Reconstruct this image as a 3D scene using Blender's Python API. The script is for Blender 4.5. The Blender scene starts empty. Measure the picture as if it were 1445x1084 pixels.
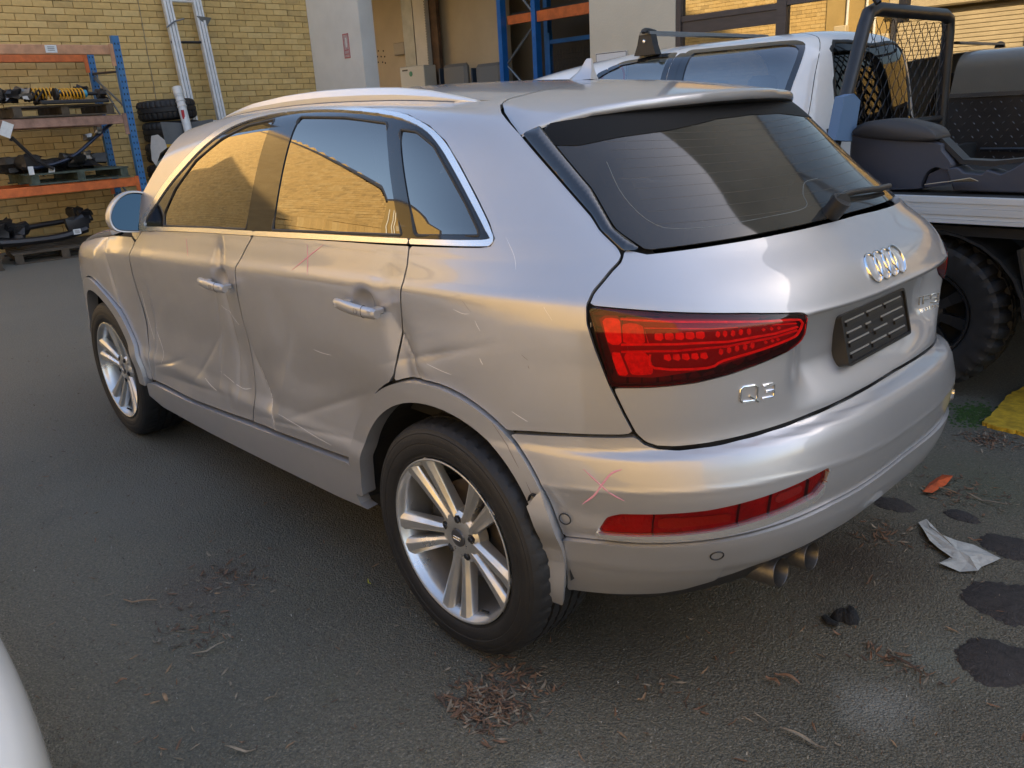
import bpy, math, random
import numpy as np
from mathutils import Vector, Matrix
random.seed(7); RNG = np.random.default_rng(7)
SC = bpy.context.scene
COL = SC.collection
R = math.radians
# ------------------------------------------------------------------ camera
CAMP = (-1.6032, 2.1120, 1.4747)
def cam_axes(yaw, pitch, roll):
    cy, sy, cp, sp = math.cos(yaw), math.sin(yaw), math.cos(pitch), math.sin(pitch)
    f = np.array([cy*cp, sy*cp, -sp]); r = np.array([sy, -cy, 0.]); u = np.cross(r, f)
    cr, sr = math.cos(roll), math.sin(roll)
    return cr*r+sr*u, -sr*r+cr*u, f
_r, _u, _f = cam_axes(-0.7506, 0.32506, -0.05738)
cd = bpy.data.cameras.new('camera'); cam = bpy.data.objects.new('camera', cd); COL.objects.link(cam)
cam.matrix_world = Matrix([[_r[0], _u[0], -_f[0], CAMP[0]], [_r[1], _u[1], -_f[1], CAMP[1]], [_r[2], _u[2], -_f[2], CAMP[2]], [0, 0, 0, 1]])
cd.sensor_width = 36; cd.lens = 1149.56/1445*36; cd.clip_start = .05; cd.clip_end = 500
SC.camera = cam
# ------------------------------------------------------------------ world, sun, exposure
SUN_AZ, SUN_EL = R(-127), R(30)          # direction towards the sun in the scene
w = bpy.data.worlds.new('World'); SC.world = w; w.use_nodes = True
nt = w.node_tree; nt.nodes.clear()
sky = nt.nodes.new('ShaderNodeTexSky'); sky.sky_type = 'NISHITA'; sky.sun_disc = False
sky.sun_elevation = SUN_EL; sky.sun_rotation = R(90)-SUN_AZ; sky.altitude = 50; sky.air_density = 1.0; sky.dust_density = 3.0; sky.ozone_density = 0.6
bg = nt.nodes.new('ShaderNodeBackground'); bg.inputs[1].default_value = 0.15
wo = nt.nodes.new('ShaderNodeOutputWorld'); nt.links.new(sky.outputs[0], bg.inputs[0]); nt.links.new(bg.outputs[0], wo.inputs[0])
sd = bpy.data.lights.new('sun', 'SUN'); sd.energy = 5.0; sd.angle = R(.53); sd.color = (1, .83, .60)
so = bpy.data.objects.new('sun', sd); COL.objects.link(so); so.location = (0, 0, 12)
so.rotation_euler = Vector((math.cos(SUN_EL)*math.cos(SUN_AZ), math.cos(SUN_EL)*math.sin(SUN_AZ), math.sin(SUN_EL))).to_track_quat('Z', 'Y').to_euler()
SC.view_settings.view_transform = 'Standard'; SC.view_settings.look = 'None'
SC.view_settings.exposure = 1.7; SC.view_settings.gamma = 1; SC.view_settings.use_curve_mapping = False
SC.render.engine = 'CYCLES'
SC.cycles.max_bounces = 8; SC.cycles.transparent_max_bounces = 12; SC.cycles.use_denoising = True

# ------------------------------------------------------------------ materials
def mat(name, col, rough=.5, metal=0., coat=0., crough=.05, spec=.5, ior=1.5, var=0., vscale=8., col2=None, bump=0., bscale=60., rvar=0., alpha=None, trans=0., detail=6., stretch=None, emit=None):
    m = bpy.data.materials.new(name); m.use_nodes = True; N = m.node_tree; L = N.links
    b = N.nodes['Principled BSDF']
    b.inputs['Base Color'].default_value = (*col, 1); b.inputs['Roughness'].default_value = rough; b.inputs['Metallic'].default_value = metal
    b.inputs['Coat Weight'].default_value = coat; b.inputs['Coat Roughness'].default_value = crough
    b.inputs['Specular IOR Level'].default_value = spec; b.inputs['IOR'].default_value = ior
    if trans: b.inputs['Transmission Weight'].default_value = trans
    if emit: b.inputs['Emission Color'].default_value = (*emit[0], 1); b.inputs['Emission Strength'].default_value = emit[1]
    vec = None
    if var or bump or rvar or col2:
        tc = N.nodes.new('ShaderNodeTexCoord'); vec = tc.outputs['Object']
        if stretch:
            mp = N.nodes.new('ShaderNodeMapping'); mp.inputs['Scale'].default_value = stretch; L.new(vec, mp.inputs[0]); vec = mp.outputs[0]
    if var or col2 or rvar:
        nz = N.nodes.new('ShaderNodeTexNoise'); nz.inputs['Scale'].default_value = vscale; nz.inputs['Detail'].default_value = detail; nz.inputs['Roughness'].default_value = .62
        L.new(vec, nz.inputs['Vector'])
        c2 = col2 if col2 else tuple(c*(1-var) for c in col)
        mr = N.nodes.new('ShaderNodeMapRange'); mr.inputs[1].default_value = .38; mr.inputs[2].default_value = .64; L.new(nz.outputs[0], mr.inputs[0])
        mx = N.nodes.new('ShaderNodeMix'); mx.data_type = 'RGBA'; mx.inputs[6].default_value = (*col, 1); mx.inputs[7].default_value = (*c2, 1)
        L.new(mr.outputs[0], mx.inputs[0]); L.new(mx.outputs[2], b.inputs['Base Color'])
        if rvar:
            m2 = N.nodes.new('ShaderNodeMapRange'); m2.inputs[1].default_value = .35; m2.inputs[2].default_value = .7; m2.inputs[3].default_value = rough; m2.inputs[4].default_value = rough+rvar
            L.new(nz.outputs[0], m2.inputs[0]); L.new(m2.outputs[0], b.inputs['Roughness'])
    if bump:
        nb = N.nodes.new('ShaderNodeTexNoise'); nb.inputs['Scale'].default_value = bscale; nb.inputs['Detail'].default_value = 5; L.new(vec, nb.inputs['Vector'])
        bp = N.nodes.new('ShaderNodeBump'); bp.inputs['Strength'].default_value = 1; bp.inputs['Distance'].default_value = bump
        L.new(nb.outputs[0], bp.inputs['Height']); L.new(bp.outputs[0], b.inputs['Normal'])
    return m
def glass_mat(name, tint, gl=(1, 1, 1), ior=1.5, rough=0.0, boost=0.0, dirt=0.0):
    """thin tinted pane: transparent tint with a Fresnel reflection"""
    m = bpy.data.materials.new(name); m.use_nodes = True; N = m.node_tree; L = N.links; N.nodes.clear()
    o = N.nodes.new('ShaderNodeOutputMaterial'); t = N.nodes.new('ShaderNodeBsdfTransparent'); t.inputs[0].default_value = (*tint, 1)
    g = N.nodes.new('ShaderNodeBsdfGlossy'); g.inputs[0].default_value = (*gl, 1); g.inputs[1].default_value = rough
    f = N.nodes.new('ShaderNodeFresnel'); f.inputs[0].default_value = ior
    a = N.nodes.new('ShaderNodeMath'); a.operation = 'ADD'; a.inputs[1].default_value = boost; a.use_clamp = True; L.new(f.outputs[0], a.inputs[0])
    mx = N.nodes.new('ShaderNodeMixShader'); L.new(a.outputs[0], mx.inputs[0]); L.new(t.outputs[0], mx.inputs[1]); L.new(g.outputs[0], mx.inputs[2])
    out = mx.outputs[0]
    if dirt:
        d = N.nodes.new('ShaderNodeBsdfDiffuse'); d.inputs[0].default_value = (.38, .35, .30, 1)
        tc = N.nodes.new('ShaderNodeTexCoord'); nz = N.nodes.new('ShaderNodeTexNoise'); nz.inputs['Scale'].default_value = 5; nz.inputs['Detail'].default_value = 8; L.new(tc.outputs['Object'], nz.inputs['Vector'])
        mr = N.nodes.new('ShaderNodeMapRange'); mr.inputs[1].default_value = .3; mr.inputs[2].default_value = .8; mr.inputs[3].default_value = dirt*.5; mr.inputs[4].default_value = dirt*1.5; L.new(nz.outputs[0], mr.inputs[0])
        m2 = N.nodes.new('ShaderNodeMixShader'); L.new(mr.outputs[0], m2.inputs[0]); L.new(out, m2.inputs[1]); L.new(d.outputs[0], m2.inputs[2]); out = m2.outputs[0]
    L.new(out, o.inputs[0]); return m

# ------------------------------------------------------------------ mesh helpers
def link(o, parent=None):
    COL.objects.link(o)
    if parent is not None: o.parent = parent
    return o
def meshobj(name, V, Fc, m, parent=None, smooth=False, sharp=None, loopn=None):
    me = bpy.data.meshes.new(name); me.from_pydata([tuple(map(float, v)) for v in V], [], [tuple(map(int, f)) for f in Fc])
    if m is not None:
        for mm in (m if isinstance(m, (list, tuple)) else [m]): me.materials.append(mm)
    if smooth: me.polygons.foreach_set('use_smooth', [True]*len(me.polygons))
    if loopn is not None: me.normals_split_custom_set([tuple(n) for n in loopn])
    elif sharp is not None: me.set_sharp_from_angle(angle=R(sharp))
    me.update()
    return link(bpy.data.objects.new(name, me), parent)
def tagp(o, label=None, cat=None, group=None, kind=None):
    if label: o['label'] = label
    if cat: o['category'] = cat
    if group: o['group'] = group
    if kind: o['kind'] = kind
    return o
def empty(name, loc, label, cat, group=None, rotz=0.):
    o = bpy.data.objects.new(name, None); o.location = loc; o.rotation_euler = (0, 0, rotz); o.empty_display_size = .1
    COL.objects.link(o); return tagp(o, label, cat, group)
class MB:
    """collects simple shapes and links them as one mesh object"""
    def __init__(s): s.V = []; s.F = []; s.S = []
    def add(s, V, Fc, smooth=False):
        n = len(s.V); s.V += [tuple(v) for v in V]; s.F += [tuple(i+n for i in f) for f in Fc]; s.S += [smooth]*len(Fc); return s
    def box(s, c, d, rz=0., ry=0., rx=0., bev=0.):
        hx, hy, hz = d[0]/2, d[1]/2, d[2]/2
        M = Matrix.Rotation(rz, 3, 'Z') @ Matrix.Rotation(ry, 3, 'Y') @ Matrix.Rotation(rx, 3, 'X')
        if bev <= 0:
            pts = [(x, y, z) for x in (-hx, hx) for y in (-hy, hy) for z in (-hz, hz)]
            f = [(0, 1, 3, 2), (4, 6, 7, 5), (0, 4, 5, 1), (2, 3, 7, 6), (0, 2, 6, 4), (1, 5, 7, 3)]
        else:
            b = min(bev, hx*.9, hy*.9, hz*.9); pts = []
            for x in (-1, 1):
                for y in (-1, 1):
                    for z in (-1, 1):
                        pts += [(x*hx, y*(hy-b), z*(hz-b)), (x*(hx-b), y*hy, z*(hz-b)), (x*(hx-b), y*(hy-b), z*hz)]
            I = lambda x, y, z, k: ((x*2+y)*2+z)*3+k
            f = []
            for a in (0, 1):
                f.append([I(a, 0, 0, 0), I(a, 1, 0, 0), I(a, 1, 1, 0), I(a, 0, 1, 0)] if a else [I(a, 0, 0, 0), I(a, 0, 1, 0), I(a, 1, 1, 0), I(a, 1, 0, 0)])
                f.append([I(0, a, 0, 1), I(0, a, 1, 1), I(1, a, 1, 1), I(1, a, 0, 1)] if a else [I(0, a, 0, 1), I(1, a, 0, 1), I(1, a, 1, 1), I(0, a, 1, 1)])
                f.append([I(0, 0, a, 2), I(1, 0, a, 2), I(1, 1, a, 2), I(0, 1, a, 2)] if a else [I(0, 0, a, 2), I(0, 1, a, 2), I(1, 1, a, 2), I(1, 0, a, 2)])
            for a in (0, 1):
                for q in (0, 1):
                    f.append([I(a, q, 0, 0), I(a, q, 1, 0), I(a, q, 1, 1), I(a, q, 0, 1)])
                    f.append([I(a, 0, q, 0), I(a, 1, q, 0), I(a, 1, q, 2), I(a, 0, q, 2)])
                    f.append([I(0, a, q, 1), I(1, a, q, 1), I(1, a, q, 2), I(0, a, q, 2)])
                    for e in (0, 1): f.append([I(a, q, e, 0), I(a, q, e, 1), I(a, q, e, 2)])
        P = [tuple(Vector(c)+M @ Vector(p)) for p in pts]
        return s.add(P, f)
    def tube(s, pts, r, n=10, cap=True, closed=False, flat=1.):
        pts = [Vector([float(c) for c in p]) for p in pts]; m = len(pts); rr = r if isinstance(r, (list, tuple)) else [r]*m
        V = []; up = None
        for i, p in enumerate(pts):
            a = pts[(i-1) % m] if (i > 0 or closed) else pts[i]; b = pts[(i+1) % m] if (i < m-1 or closed) else pts[i]
            t = (b-a).normalized()
            if up is None:
                up = Vector((0, 0, 1)) if abs(t.z) < .9 else Vector((1, 0, 0))
            x = t.cross(up).normalized(); up = x.cross(t).normalized()
            for k in range(n):
                q = 2*math.pi*k/n; V.append(tuple(p+x*math.cos(q)*rr[i]+up*math.sin(q)*rr[i]*flat))
        f = []
        for i in range(m if closed else m-1):
            j = (i+1) % m
            for k in range(n): f.append((i*n+k, i*n+(k+1) % n, j*n+(k+1) % n, j*n+k))
        if cap and not closed: f.append(tuple(range(n-1, -1, -1))); f.append(tuple((m-1)*n+k for k in range(n)))
        return s.add(V, f, True)
    def lathe(s, prof, n=48, axis='Y', c=(0, 0, 0), closed=False, mod=None):
        """prof: list of (radius, offset along axis)"""
        V = []
        for k in range(n):
            a = 2*math.pi*k/n; ca, sa = math.cos(a), math.sin(a)
            for i, (r, h) in enumerate(prof):
                if mod: r, h = mod(k, i, r, h)
                V.append((c[0]+r*ca, c[1]+h, c[2]+r*sa) if axis == 'Y' else ((c[0]+r*ca, c[1]+r*sa, c[2]+h) if axis == 'Z' else (c[0]+h, c[1]+r*ca, c[2]+r*sa)))
        m = len(prof); f = []
        for k in range(n):
            j = (k+1) % n
            for i in range(m if closed else m-1): f.append((k*m+i, j*m+i, j*m+(i+1) % m, k*m+(i+1) % m))
        return s.add(V, f, True)
    def prism(s, poly, z0, z1, fn=None, bev=0.):
        """poly (a,b) extruded from z0 to z1; fn maps (a,b,z)->xyz"""
        fn = fn or (lambda a, b, z: (a, b, z)); n = len(poly)
        V = [fn(a, b, z0) for a, b in poly]+[fn(a, b, z1) for a, b in poly]
        f = [tuple(range(n-1, -1, -1)), tuple(range(n, 2*n))]+[(i, (i+1) % n, n+(i+1) % n, n+i) for i in range(n)]
        return s.add(V, f)
    def build(s, name, m, parent=None, sharp=35, loc=None, rotz=None, bevel=0.):
        o = meshobj(name, s.V, s.F, m, parent)
        o.data.polygons.foreach_set('use_smooth', s.S)
        if any(s.S) and sharp: 
            o.data.polygons.foreach_set('use_smooth', [True]*len(s.S)); o.data.set_sharp_from_angle(angle=R(sharp))
        if loc is not None: o.location = loc
        if rotz is not None: o.rotation_euler[2] = rotz
        if bevel:
            b = o.modifiers.new('bevel', 'BEVEL'); b.width = bevel; b.segments = 2; b.limit_method = 'ANGLE'
        return o
def crom(pts, n=6, closed=True):
    """Catmull-Rom through the points"""
    P = np.array(pts, float); m = len(P); out = []
    rng = range(m) if closed else range(m-1)
    for i in rng:
        p0 = P[(i-1) % m] if (closed or i > 0) else 2*P[0]-P[1]; p1 = P[i]; p2 = P[(i+1) % m]; p3 = P[(i+2) % m] if (closed or i+2 < m) else 2*P[-1]-P[-2]
        for k in range(n):
            t = k/n; out.append(.5*((2*p1)+(-p0+p2)*t+(2*p0-5*p1+4*p2-p3)*t*t+(-p0+3*p1-3*p2+p3)*t**3))
    if not closed: out.append(P[-1])
    return np.array(out)
def rnd(poly, r=.01, n=4):
    """round the corners of a closed polygon"""
    P = np.array(poly, float); m = len(P); out = []
    for i in range(m):
        a, b, c = P[i-1], P[i], P[(i+1) % m]; u = a-b; v = c-b; lu, lv = np.linalg.norm(u), np.linalg.norm(v)
        u = u/lu; v = v/lv; d = min(r, lu*.45, lv*.45); cs = float(u@v)
        if cs < -.985: out.append(b); continue
        for k in range(n+1):
            t = k/n; out.append((1-t)**2*(b+u*d)+2*t*(1-t)*b+t*t*(b+v*d))
    return np.array(out)
# ------------------------------------------------------------------ body surface of the silver car
# car frame: X forward, Y to its left, Z up, origin on the ground under the rear axle
XR=0.25   # where rear superellipse starts
XF=2.05   # where front superellipse starts
def pch(xs,ys):
    xs=np.array(xs,float); ys=np.array(ys,float); h=np.diff(xs); d=np.diff(ys)/h
    m=np.zeros_like(ys); 
    for i in range(1,len(xs)-1):
        if d[i-1]*d[i]>0:
            w1=2*h[i]+h[i-1]; w2=h[i]+2*h[i-1]; m[i]=(w1+w2)/(w1/d[i-1]+w2/d[i])
    m[0]=d[0]; m[-1]=d[-1]
    def f(x):
        x=np.clip(x,xs[0],xs[-1]); i=np.clip(np.searchsorted(xs,x)-1,0,len(xs)-2)
        t=(x-xs[i])/h[i]; t2=t*t; t3=t2*t
        return (2*t3-3*t2+1)*ys[i]+(t3-2*t2+t)*h[i]*m[i]+(3*t2-2*t3)*ys[i+1]+(t3-t2)*h[i]*m[i+1]
    return f
def sst(a,b,x):
    t=np.clip((x-a)/(b-a),0,1); return t*t*(3-2*t)
# side half width by height (z relative to tornado line at 1.0)
Bz=pch([.15,.22,.30,.38,.44,.50,.56,.66,.80,.92,.985,1.0,1.03,1.08,1.17,1.26,1.36,1.46,1.54,1.62],
       [.84,.875,.893,.898,.900,.906,.897,.896,.905,.911,.9145,.9125,.901,.8875,.862,.827,.791,.757,.728,.69])
# rear centre line
Az=pch([.15,.22,.30,.38,.50,.60,.69,.726,.738,.79,.90,.97,.992,1.02,1.08,1.14,1.17,1.25,1.35,1.44,1.52,1.6],
       [-.62,-.68,-.745,-.81,-.862,-.872,-.864,-.848,-.812,-.806,-.806,-.812,-.812,-.802,-.770,-.705,-.675,-.580,-.460,-.350,-.25,-.15])
Nz=pch([.2,.6,.75,1.0,1.15,1.3,1.45],[2.9,3.1,2.9,2.9,2.5,2.3,2.4])
Fz=pch([.2,.35,.6,.75,.85,.92,1.0,1.08,1.3,1.5],[3.42,3.48,3.51,3.49,3.44,3.35,3.1,2.35,1.95,1.62]) # front centre
Hx=pch([-.9,-.5,-.2,.1,.5,.9,1.3,1.7,2.1,2.4,2.8,3.2,3.5],[1.41,1.475,1.515,1.542,1.565,1.573,1.565,1.53,1.41,1.16,1.08,.99,.86])
_tn=pch([-.9,-.5,0.,.5,1.0,1.5,2.0,2.7,3.2],[.080,.076,.064,.044,.021,.002,-.015,-.031,-.04])
def torn(x): return 1.0+_tn(x)
def F(x,y,z):
    ay=np.abs(y)
    zs=z-(torn(x)-1.0)*sst(.7,.98,z)*(1-.5*sst(1.0,1.2,z))
    g=np.maximum(zs-1.10,0); B=np.where(zs>1.10,.8826-.262*g-.29*g*g,Bz(zs))
    B=B*(1-.012*np.minimum(((x-1.3)/1.3)**2,1.5))+.02*sst(2.0,2.5,x)*sst(1.05,.9,z)
    # greenhouse narrows to the front
    B=B-.04*np.maximum(z-1.12,0)*sst(1.0,2.3,x)
    xr=np.maximum(XR-x,0); xf=np.maximum(x-XF,0)
    n=Nz(z); s=ay/B
    dz=(.022-.042*(ay/.7)**2)*sst(.55,.66,z)*sst(.92,.84,z)
    a=XR-Az(z-dz)
    fr=((xr/a)**n+s**n)**(1/n)
    b=np.maximum(Fz(z)-XF,.05); nf=3.4
    ff=((xf/b)**nf+s**nf)**(1/nf)
    fh=np.where(x<XF,fr,ff)
    H=Hx(x)-.045*(np.minimum(ay,.64)/.6)**2.4
    zt=.6
    fz=np.maximum(z-zt,0)/(H-zt)
    p=22
    return (fh**p+fz**p)**(1/p)
VC=1.2
def ray_uv(u,v):
    """spine point and direction for the (u,v) parameter"""
    u=np.asarray(u,float); v=np.asarray(v,float)
    th=np.where(u<XR,(XR-u)/.95,np.where(u>XF,-(u-XF)/1.1,0.))
    th=np.clip(th,-np.pi/2,np.pi)
    ox=np.clip(u,XR,XF); ph=np.maximum(v-VC,0)/.55
    oz=np.minimum(v,VC)
    dx=-np.sin(th)*np.cos(ph); dy=np.cos(th)*np.cos(ph); dz=np.sin(ph)
    return ox,oz,dx,dy,dz

def solve_ray(Ff, ox, oy, oz, dx, dy, dz, hi=2.4, nb=10, ni=9):
    lo = np.zeros_like(ox); hi = np.full_like(ox, hi)
    for _ in range(nb):
        m = (lo+hi)/2; ins = Ff(ox+m*dx, oy+m*dy, oz+m*dz) < 1; lo = np.where(ins, m, lo); hi = np.where(ins, hi, m)
    fl = Ff(ox+lo*dx, oy+lo*dy, oz+lo*dz)-1; fh = Ff(ox+hi*dx, oy+hi*dy, oz+hi*dz)-1
    for _ in range(ni):
        t = np.clip(fl/np.where(abs(fl-fh) < 1e-12, 1e-12, fl-fh), .02, .98); m = lo+(hi-lo)*t; fm = Ff(ox+m*dx, oy+m*dy, oz+m*dz)-1
        ins = fm < 0; lo = np.where(ins, m, lo); fl = np.where(ins, fm, fl*.5); hi = np.where(ins, hi, m); fh = np.where(ins, fh*.5, fm)
    return (lo+hi)/2
class Surf:
    def __init__(s, Ff, rayf, u0, u1, v0, v1, h=.007):
        s.rayf = rayf; s.h = h; s.u0 = u0; s.v0 = v0
        U = np.arange(u0-2*h, u1+3*h, h); V = np.arange(v0-2*h, v1+3*h, h); uu, vv = np.meshgrid(U, V, indexing='ij')
        ox, oz, dx, dy, dz = rayf(uu, vv); s.T = solve_ray(Ff, ox, np.zeros_like(ox), oz, dx, dy, dz); s.n = s.T.shape
    def rad(s, u, v):
        a = (u-s.u0)/s.h+2; b = (v-s.v0)/s.h+2
        a = np.clip(a, 1, s.n[0]-2.001); b = np.clip(b, 1, s.n[1]-2.001); i = a.astype(int); j = b.astype(int); a = a-i; b = b-j
        def wts(t): return (-.5*t+t*t-.5*t**3, 1-2.5*t*t+1.5*t**3, .5*t+2*t*t-1.5*t**3, -.5*t*t+.5*t**3)
        wa, wb = wts(a), wts(b); r = 0
        for p in range(4):
            for q in range(4): r = r+wa[p]*wb[q]*s.T[np.clip(i+p-1, 0, s.n[0]-1), np.clip(j+q-1, 0, s.n[1]-1)]
        return r
UC = XR-.95*math.pi/2          # rear centre line
UFC = XF+1.1*math.pi/2         # front centre line
CAR = Surf(F, ray_uv, UC-.02, UFC+.02, .16, 2.06, .0075)
def Pcar(uv):
    u, v = uv[:, 0], uv[:, 1]; mir = u < UC; mf = u > UFC; uu = np.where(mir, 2*UC-u, u); uu = np.where(mf, 2*UFC-uu, uu)
    r = CAR.rad(uu, v); ox, oz, dx, dy, dz = ray_uv(uu, v)
    return np.stack([ox+r*dx, np.where(mir | mf, -1., 1.)*r*dy, oz+r*dz], -1)
def Ptop(xy):
    x, y = xy[:, 0], xy[:, 1]; o = np.zeros_like(x)
    return np.stack([x, y, .75+solve_ray(F, x, y, o+.75, o, o, o+1, 1.2)], -1)
def sdpoly(P, poly):
    """signed distance to a closed polygon, negative inside"""
    A = np.asarray(poly, float); B = np.roll(A, -1, 0); d2 = np.full(len(P), 1e9); ins = np.zeros(len(P), bool)
    for a, b in zip(A, B):
        e = b-a; w = P-a; L = e@e
        if L < 1e-14: continue
        t = np.clip((w@e)/L, 0, 1); q = w-t[:, None]*e; d2 = np.minimum(d2, (q*q).sum(1))
        c = ((a[1] <= P[:, 1]) != (b[1] <= P[:, 1]))
        if abs(e[1]) > 1e-12: ins ^= c & (P[:, 0] < a[0]+(P[:, 1]-a[1])*e[0]/e[1])
    return np.where(ins, -1, 1)*np.sqrt(d2)
def cut_grid(g, U, V):
    """triangulated grid U x V cut at g=0 (keeps g<0); returns uv, tris, boundary edges"""
    uu, vv = np.meshgrid(U, V, indexing='ij'); P = np.stack([uu.ravel(), vv.ravel()], -1); G = g(P); G = np.where(abs(G) < 1e-6, 1e-6, G)
    nu, nv = len(U), len(V); I = np.arange(nu*nv).reshape(nu, nv)
    a, b, c, d = I[:-1, :-1].ravel(), I[1:, :-1].ravel(), I[1:, 1:].ravel(), I[:-1, 1:].ravel()
    ins = G < 0; full = ins[a] & ins[b] & ins[c] & ins[d]
    quads = np.stack([a, b, c, d], 1)[full].tolist()
    part = ~full & (ins[a] | ins[b] | ins[c] | ins[d])
    newp = []; cache = {}; tris = []; edges = []
    def mid(i, j):
        k = (i, j) if i < j else (j, i)
        if k not in cache:
            p, q = k; t = G[p]/(G[p]-G[q]); t = min(max(t, .03), .97); cache[k] = len(P)+len(newp); newp.append(P[p]+(P[q]-P[p])*t)
        return cache[k]
    for q in np.stack([a, b, c, d], 1)[part]:
        ring = []; cuts = []
        for k in range(4):
            i, j = int(q[k]), int(q[(k+1) % 4])
            if ins[i]: ring.append(i)
            if ins[i] != ins[j]: m = mid(i, j); ring.append(m); cuts.append((m, ins[i]))
        if len(cuts) == 2:
            tris.append(ring); m0 = [c for c, o in cuts if o][0]; m1 = [c for c, o in cuts if not o][0]; edges.append((m0, m1))
        else:                                    # saddle: two triangles
            for k in range(4):
                i = int(q[k])
                if ins[i]:
                    p1 = mid(int(q[k-1]), i); p2 = mid(i, int(q[(k+1) % 4])); tris.append([p1, i, p2]); edges.append((p2, p1))
    allp = np.vstack([P, np.array(newp).reshape(-1, 2)]); faces = quads+tris
    used = np.unique(np.array([i for f in faces for i in f], int)) if faces else np.array([], int)
    mp = np.full(len(allp), -1); mp[used] = np.arange(len(used))
    return allp[used], [[int(mp[i]) for i in f] for f in faces], [(int(mp[i]), int(mp[j])) for i, j in edges]
def panel(name, fn, poly, m, parent, off=0., h=.012, gap=.003, skirt=.012, holes=(), disp=None, back=False, extra=None, lip=0.):
    """a sheet on the surface fn(uv) cut to a polygon, with its edges turned inward.  disp(P, uv) is the depth pressed in"""
    poly = np.asarray(poly, float); lo = poly.min(0)-h*1.5; hi = poly.max(0)+h*1.5
    U = np.arange(lo[0], hi[0]+h, h); V = np.arange(lo[1], hi[1]+h, h)
    def g(P):
        s = sdpoly(P, poly)+gap
        for q in holes: s = np.maximum(s, -(sdpoly(P, q)-gap))
        if extra is not None: s = np.maximum(s, extra(P))
        return s
    uv, fc, ed = cut_grid(g, U, V)
    e = .004
    def base(q): return fn(q)
    def nrm0(q):
        a = fn(q+[e, 0])-fn(q-[e, 0]); b = fn(q+[0, e])-fn(q-[0, e]); n = np.cross(a, b); n /= np.linalg.norm(n, axis=1)[:, None]+1e-12; return n
    P0 = base(uv); n0 = nrm0(uv); c = np.array([1.2, 0, .75]); c0 = P0-c*[1, 0, 1]
    sg = 1. if np.median((n0*c0).sum(1)) > 0 else -1.
    def full(q):
        p = fn(q); n = nrm0(q)*sg; o = off if not callable(off) else off(q)[:, None]
        if disp is not None: o = o-disp(p, q)[:, None]
        return p+n*o
    if disp is not None or callable(off):
        P = full(uv); a = full(uv+[e, 0])-full(uv-[e, 0]); b = full(uv+[0, e])-full(uv-[0, e]); n = np.cross(a, b)*sg; n /= np.linalg.norm(n, axis=1)[:, None]+1e-12
    else: n = n0*sg; P = P0+n*off
    nb = len(P)
    if sg < 0: fc = [f[::-1] for f in fc]; ed = [(b_, a_) for a_, b_ in ed]
    V3 = list(P); LN = [n[i] for f in fc for i in f]
    mp = {}
    for i, j in ed:
        for k in (i, j):
            if k not in mp: mp[k] = len(V3); V3.append(P[k]); V3.append(P[k]-n[k]*skirt)
    for i, j in ed:
        a, b = mp[i], mp[j]; f = [a, b, b+1, a+1]; q = np.cross(V3[b]-V3[a], V3[a+1]-V3[a]); q = -q/(np.linalg.norm(q)+1e-12)
        nn = np.cross(V3[a+1]-V3[a], V3[b]-V3[a]); 
        f = [b, a, a+1, b+1]; nn = np.cross(V3[a]-V3[b], V3[a+1]-V3[b]); nn = nn/(np.linalg.norm(nn)+1e-12)
        fc.append(f); LN += [nn]*4
    return meshobj(name, V3, fc, m, parent, smooth=True, loopn=LN)
def nrmf(fn, q, e=.004):
    a = fn(q+[e, 0])-fn(q-[e, 0]); b = fn(q+[0, e])-fn(q-[0, e]); n = np.cross(a, b); n /= np.linalg.norm(n, axis=1)[:, None]
    p = fn(q); s = np.sign(((p-[1.2, 0, .75])*n*[1, 1, 1]).sum(1)); return n*s[:, None]
def stroke(name, fn, pts, wd, m, parent, o0=0., o1=.003, closed=False, mb=None, taper=False, disp=None):
    """raised strip along a line drawn on a surface"""
    q = np.asarray(pts, float); n = len(q)
    P = fn(q); N = nrmf(fn, q)
    if disp is not None: P = P-N*disp(P, q)[:, None]
    T = np.zeros_like(P)
    for i in range(n):
        a = P[(i-1) % n] if (closed or i) else P[i]; b = P[(i+1) % n] if (closed or i < n-1) else P[i]; T[i] = b-a
    T /= np.linalg.norm(T, axis=1)[:, None]+1e-12; S = np.cross(N, T); S /= np.linalg.norm(S, axis=1)[:, None]
    V = []
    for i in range(n):
        w = wd/2*(1 if not taper else min(1, .25+min(i, n-1-i)*.35))
        for a, o in ((-1, o0), (-.8, o0+(o1-o0)*.75), (-.35, o1), (.35, o1), (.8, o0+(o1-o0)*.75), (1, o0)): V.append(P[i]+S[i]*w*a+N[i]*o)
    f = []
    for i in range(n if closed else n-1):
        j = (i+1) % n
        for k in range(5): f.append((i*6+k, j*6+k, j*6+k+1, i*6+k+1))
    if not closed: f += [tuple(range(6)), tuple((n-1)*6+k for k in range(5, -1, -1))]
    if mb is not None: mb.add(V, f, True); return mb
    return meshobj(name, V, f, m, parent, smooth=True, sharp=50)
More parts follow.
